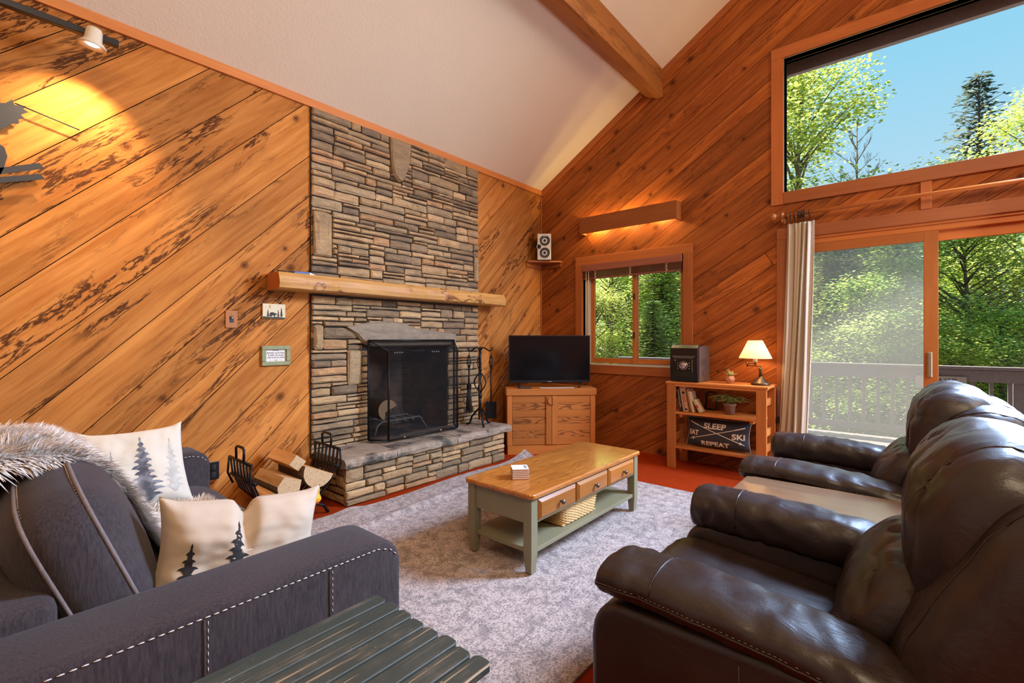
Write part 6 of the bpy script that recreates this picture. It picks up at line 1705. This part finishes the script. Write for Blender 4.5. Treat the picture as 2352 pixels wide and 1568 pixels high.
def proto(kind):
    if kind in PROTO: return PROTO[kind]
    if kind == 'maple': fo, tr = broadleaf(1, 8.0, 2.1, GY, 27000, .062)
    elif kind == 'birch': fo, tr = broadleaf(2, 8.0, 1.7, GY[:4] + GD[:2], 24000, .058, .10)
    elif kind == 'hemlock': fo, tr = conifer(3, 8.0, 2.2, GD + GY[:2], 1.7, .03, .22, .15)
    elif kind == 'fir': fo, tr = conifer(4, 8.0, 1.8, GD, 1.6, .04, .12, .14)
    elif kind == 'spruce': fo, tr = conifer(6, 8.0, 2.6, GS, 1.0, .08, .06, .15)
    fm = fo.mesh(kind + '_foliage', [M_LEAF]); tm = tr.mesh(kind + '_trunk', [M_TBARK]); PROTO[kind] = (fm, tm); return PROTO[kind]
GZ = -3.2
def tree(kind, x, y, top, rz, label, wide=1.0):
    fm, tm = proto(kind); nm = {'maple': 'maple_tree', 'birch': 'birch_tree', 'hemlock': 'hemlock_tree', 'fir': 'fir_tree', 'spruce': 'spruce_tree'}[kind]
    t_ = bpy.data.objects.new(nm, None); COL.objects.link(t_); t_.empty_display_size = .2
    s_ = (top - GZ) / 8.0; t_.location = (x, y, GZ); t_.rotation_euler = (0, 0, rz); t_.scale = (s_ * wide, s_ * wide, s_)
    props(t_, label, 'tree', 'trees beyond the deck')
    for n_, m_ in (('foliage', fm), ('trunk', tm)):
        o = bpy.data.objects.new(n_, m_); COL.objects.link(o); o.parent = t_
    return t_
def pos(u, D):
    a = (u - 1176) / 1078.7; yw = R(40.30); return (D * (cos(yw) + a * sin(yw)), D * (sin(yw) - a * cos(yw)))
T_ = [('maple', 1835, 13.5, 9.0, .9, 'tall leafy tree filling the left end of the high window', 1.05),
      ('spruce', 2248, 17, 11.0, 0, 'lone dark pointed spruce seen through the high window', 1.0),
      ('maple', 2395, 11, 6.9, 2.2, 'bright leafy tree at the right edge of the high window', .9),
      ('hemlock', 1925, 11.5, 4.9, 1.0, 'soft hemlock behind the curtained side of the patio door', 1.25),
      ('maple', 2215, 11.0, 3.9, 3.0, 'bright maple standing beyond the deck rail at the right of the patio door', 1.3),
      ('hemlock', 2060, 13.5, 5.9, 2.0, 'hemlock standing behind the middle stile of the patio door', 1.2),
      ('birch', 2330, 14, 5.4, 4.0, 'airy birch behind the bright maple at the far right of the patio door', 1.3),
      ('fir', 2160, 16.5, 6.3, 5.0, 'fir rising behind the bright maple outside the patio door', 1.3),
      ('birch', 1985, 9.8, 2.6, 1.7, 'low sunlit birch just beyond the deck rail behind the insect screen', 1.3),
      ('birch', 1400, 12.5, 5.0, 2.5, 'yellow green birch filling the left pane of the small window', 1.1),
      ('fir', 1455, 15.5, 6.2, .4, 'slim fir behind the middle bar of the small window', 1.1),
      ('hemlock', 1520, 13.0, 5.2, 3.3, 'grey green hemlock filling the right pane of the small window', 1.15),
      ('maple', 1590, 16.0, 6.4, 1.2, 'leafy maple at the right edge of the small window', 1.1),
      ('fir', 1335, 16.0, 6.6, 4.4, 'fir at the far left edge of the small window', 1.2),
      ('hemlock', 1690, 15.0, 5.6, .2, 'hemlock hidden mostly behind the wall between small window and curtain', 1.2),
      ('fir', 1870, 18.0, 6.6, 2.9, 'fir standing far behind the left side of the patio door', 1.3),
      ('hemlock', 2440, 15.0, 6.2, 1.4, 'hemlock at the far right beyond the deck corner', 1.2),
      ('birch', 1365, 10.5, 2.4, 5.1, 'short birch low in the left pane of the small window', 1.3),
      ('fir', 1500, 10.5, 2.2, 2.2, 'short fir low in the right pane of the small window', 1.5),
      ('maple', 2120, 9.6, 1.7, 4.8, 'low bright sapling crown just past the deck rail', 1.5),
      ('maple', 2300, 9.7, 1.9, 3.9, 'low bright sapling crown past the deck rail at the right edge', 1.5),
      ('fir', 2260, 20, 7.0, 3.6, 'distant fir at the back right of the forest', 1.5),
      ('hemlock', 2010, 20, 7.2, 4.1, 'distant hemlock behind the insect screen', 1.5),
      ('fir', 1430, 21, 7.6, 1.1, 'distant fir behind the left pane of the small window', 1.5),
      ('hemlock', 1550, 21, 7.4, 2.7, 'distant hemlock behind the right pane of the small window', 1.5)]
for k, u, D, top, rz, lb, wd in T_:
    x, y = pos(u, D); tree(k, x, y, top, rz, lb, wd)
# dead tree
dx, dy = pos(1968, 19); H = 10.2 - GZ
dt = thing('dead_tree', (dx, dy, GZ), 'bare dead tree with thin grey branches seen through the high window', 'tree')
rg = random.Random(19); mb = MB(); mb.tube([(dx, dy, GZ), (dx + .05, dy, GZ + H * .6), (dx, dy, GZ + H)], [.14, .07, .012], 7); obj('trunk', mb, M_TBARK, dt, True)
mb = MB()
def bare(p, d, L, r, lv):
    q = p + d * L * .5 + V((0, 0, .04 * L)); e = q + (d + V((rg.uniform(-.15, .15), rg.uniform(-.15, .15), .25))).normalized() * L * .5
    mb.tube([p, q, e], [r, r * .7, r * .3], 4)
    if lv > 0:
        for i in range(4 + lv):
            t_ = rg.uniform(.3, 1); c = p.lerp(e, t_); nd = (d + V((rg.uniform(-.8, .8), rg.uniform(-.8, .8), rg.uniform(.0, .7)))).normalized(); bare(c, nd, L * rg.uniform(.3, .5), r * .5, lv - 1)
for k in range(26):
    f = .50 + .48 * k / 26; z = GZ + H * f; a = k * 2.4; bare(V((dx, dy, z)), V((cos(a), sin(a), .55 + .4 * f)).normalized(), 2.9 * (1.06 - f) ** .8, .022, 2)
obj('branches', mb, M_TBARK, dt, True)
# forest floor
mb = MB(); mb.box(6.0, 42, -32, 34, GZ - .3, GZ)
struct('terrain', mb, plain('forest_floor', (.09, .10, .04), .95, 0, .5, 3, .5))
# ------------------------------------------------------------------ sky and light
def make_world():
    w = bpy.data.worlds.new('World'); SC.world = w; w.use_nodes = True; t = w.node_tree; t.nodes.clear()
    out = t.nodes.new('ShaderNodeOutputWorld'); bg = t.nodes.new('ShaderNodeBackground')
    tc = t.nodes.new('ShaderNodeTexCoord'); sx = t.nodes.new('ShaderNodeSeparateXYZ'); t.links.new(tc.outputs['Generated'], sx.inputs[0])
    cr = t.nodes.new('ShaderNodeValToRGB'); el = cr.color_ramp.elements
    el[0].position = .0; el[0].color = (.62, .74, .82, 1); el[1].position = .75; el[1].color = (.16, .50, .80, 1)
    e = el.new(.22); e.color = (.42, .63, .78, 1); e = el.new(.42); e.color = (.27, .58, .78, 1)
    t.links.new(sx.outputs[2], cr.inputs[0])
    t.links.new(cr.outputs[0], bg.inputs[0]); bg.inputs[1].default_value = 1.2
    t.links.new(bg.outputs[0], out.inputs[0])
make_world()
def lamp(name, typ, loc, power, col, rot=None, **kw):
    l = bpy.data.lights.new(name, typ); l.energy = power; l.color = col
    for k, v in kw.items(): setattr(l, k, v)
    o = bpy.data.objects.new(name, l); COL.objects.link(o); o.location = loc
    if rot: o.rotation_euler = rot
    return o
def aim(o, target):
    d = V(target) - o.location; o.rotation_euler = d.to_track_quat('-Z', 'Y').to_euler(); return o
sun = lamp('sun', 'SUN', (0, 0, 20), 20.0, (1, .94, .80), angle=R(1.0)); sun.rotation_euler = V((-.19, -.55, -.81)).to_track_quat('-Z', 'Y').to_euler()
# warm fill lamps added behind the camera to brighten the room, no fixtures
aim(lamp('warm_fill', 'AREA', (-.6, -1.6, 4.3), 105, (1, .78, .52), shape='DISK', size=1.6), (2.2, 2.5, 1.2))
aim(lamp('warm_fill', 'AREA', (2.4, -2.6, 3.6), 70, (1, .82, .60), shape='DISK', size=1.6), (2.6, 2.0, 2.6))
# cool fill lamps added inside the window wall, just out of view, boosting daylight
aim(lamp('high_cool_fill', 'AREA', (4.9, -1.2, 3.3), 250, (.48, .66, 1.0), shape='RECTANGLE', size=1.1, size_y=1.25, spread=R(105)), (1.8, 1.6, .2))
aim(lamp('low_cool_fill', 'AREA', (4.85, -1.1, 1.2), 100, (.64, .77, 1.0), shape='RECTANGLE', size=.85, size_y=1.95), (1.5, 1.2, .5))
# track spotlights
def spot(loc, target, power, ang=R(104), col=(1, .80, .50)):
    return aim(lamp('track_spot', 'SPOT', loc, power, col, spot_size=ang, spot_blend=.8, shadow_soft_size=.02), target)
spot((SPOT[0] + SPOT[1] * .05)[:], (.40, YW - .02, 2.35), 75)
spot((-.40, 3.46, 2.93), (-.35, YW - .02, 2.35), 75)
# wall light box and table lamp
for y in (2.1, 2.49, 2.88): lamp('valance_bulb', 'POINT', (XW - .078, y, 2.665), 14, (1, .76, .30), shadow_soft_size=.02)
lamp('lamp_light', 'POINT', LAMP, 8, (1, .68, .40), shadow_soft_size=.03)
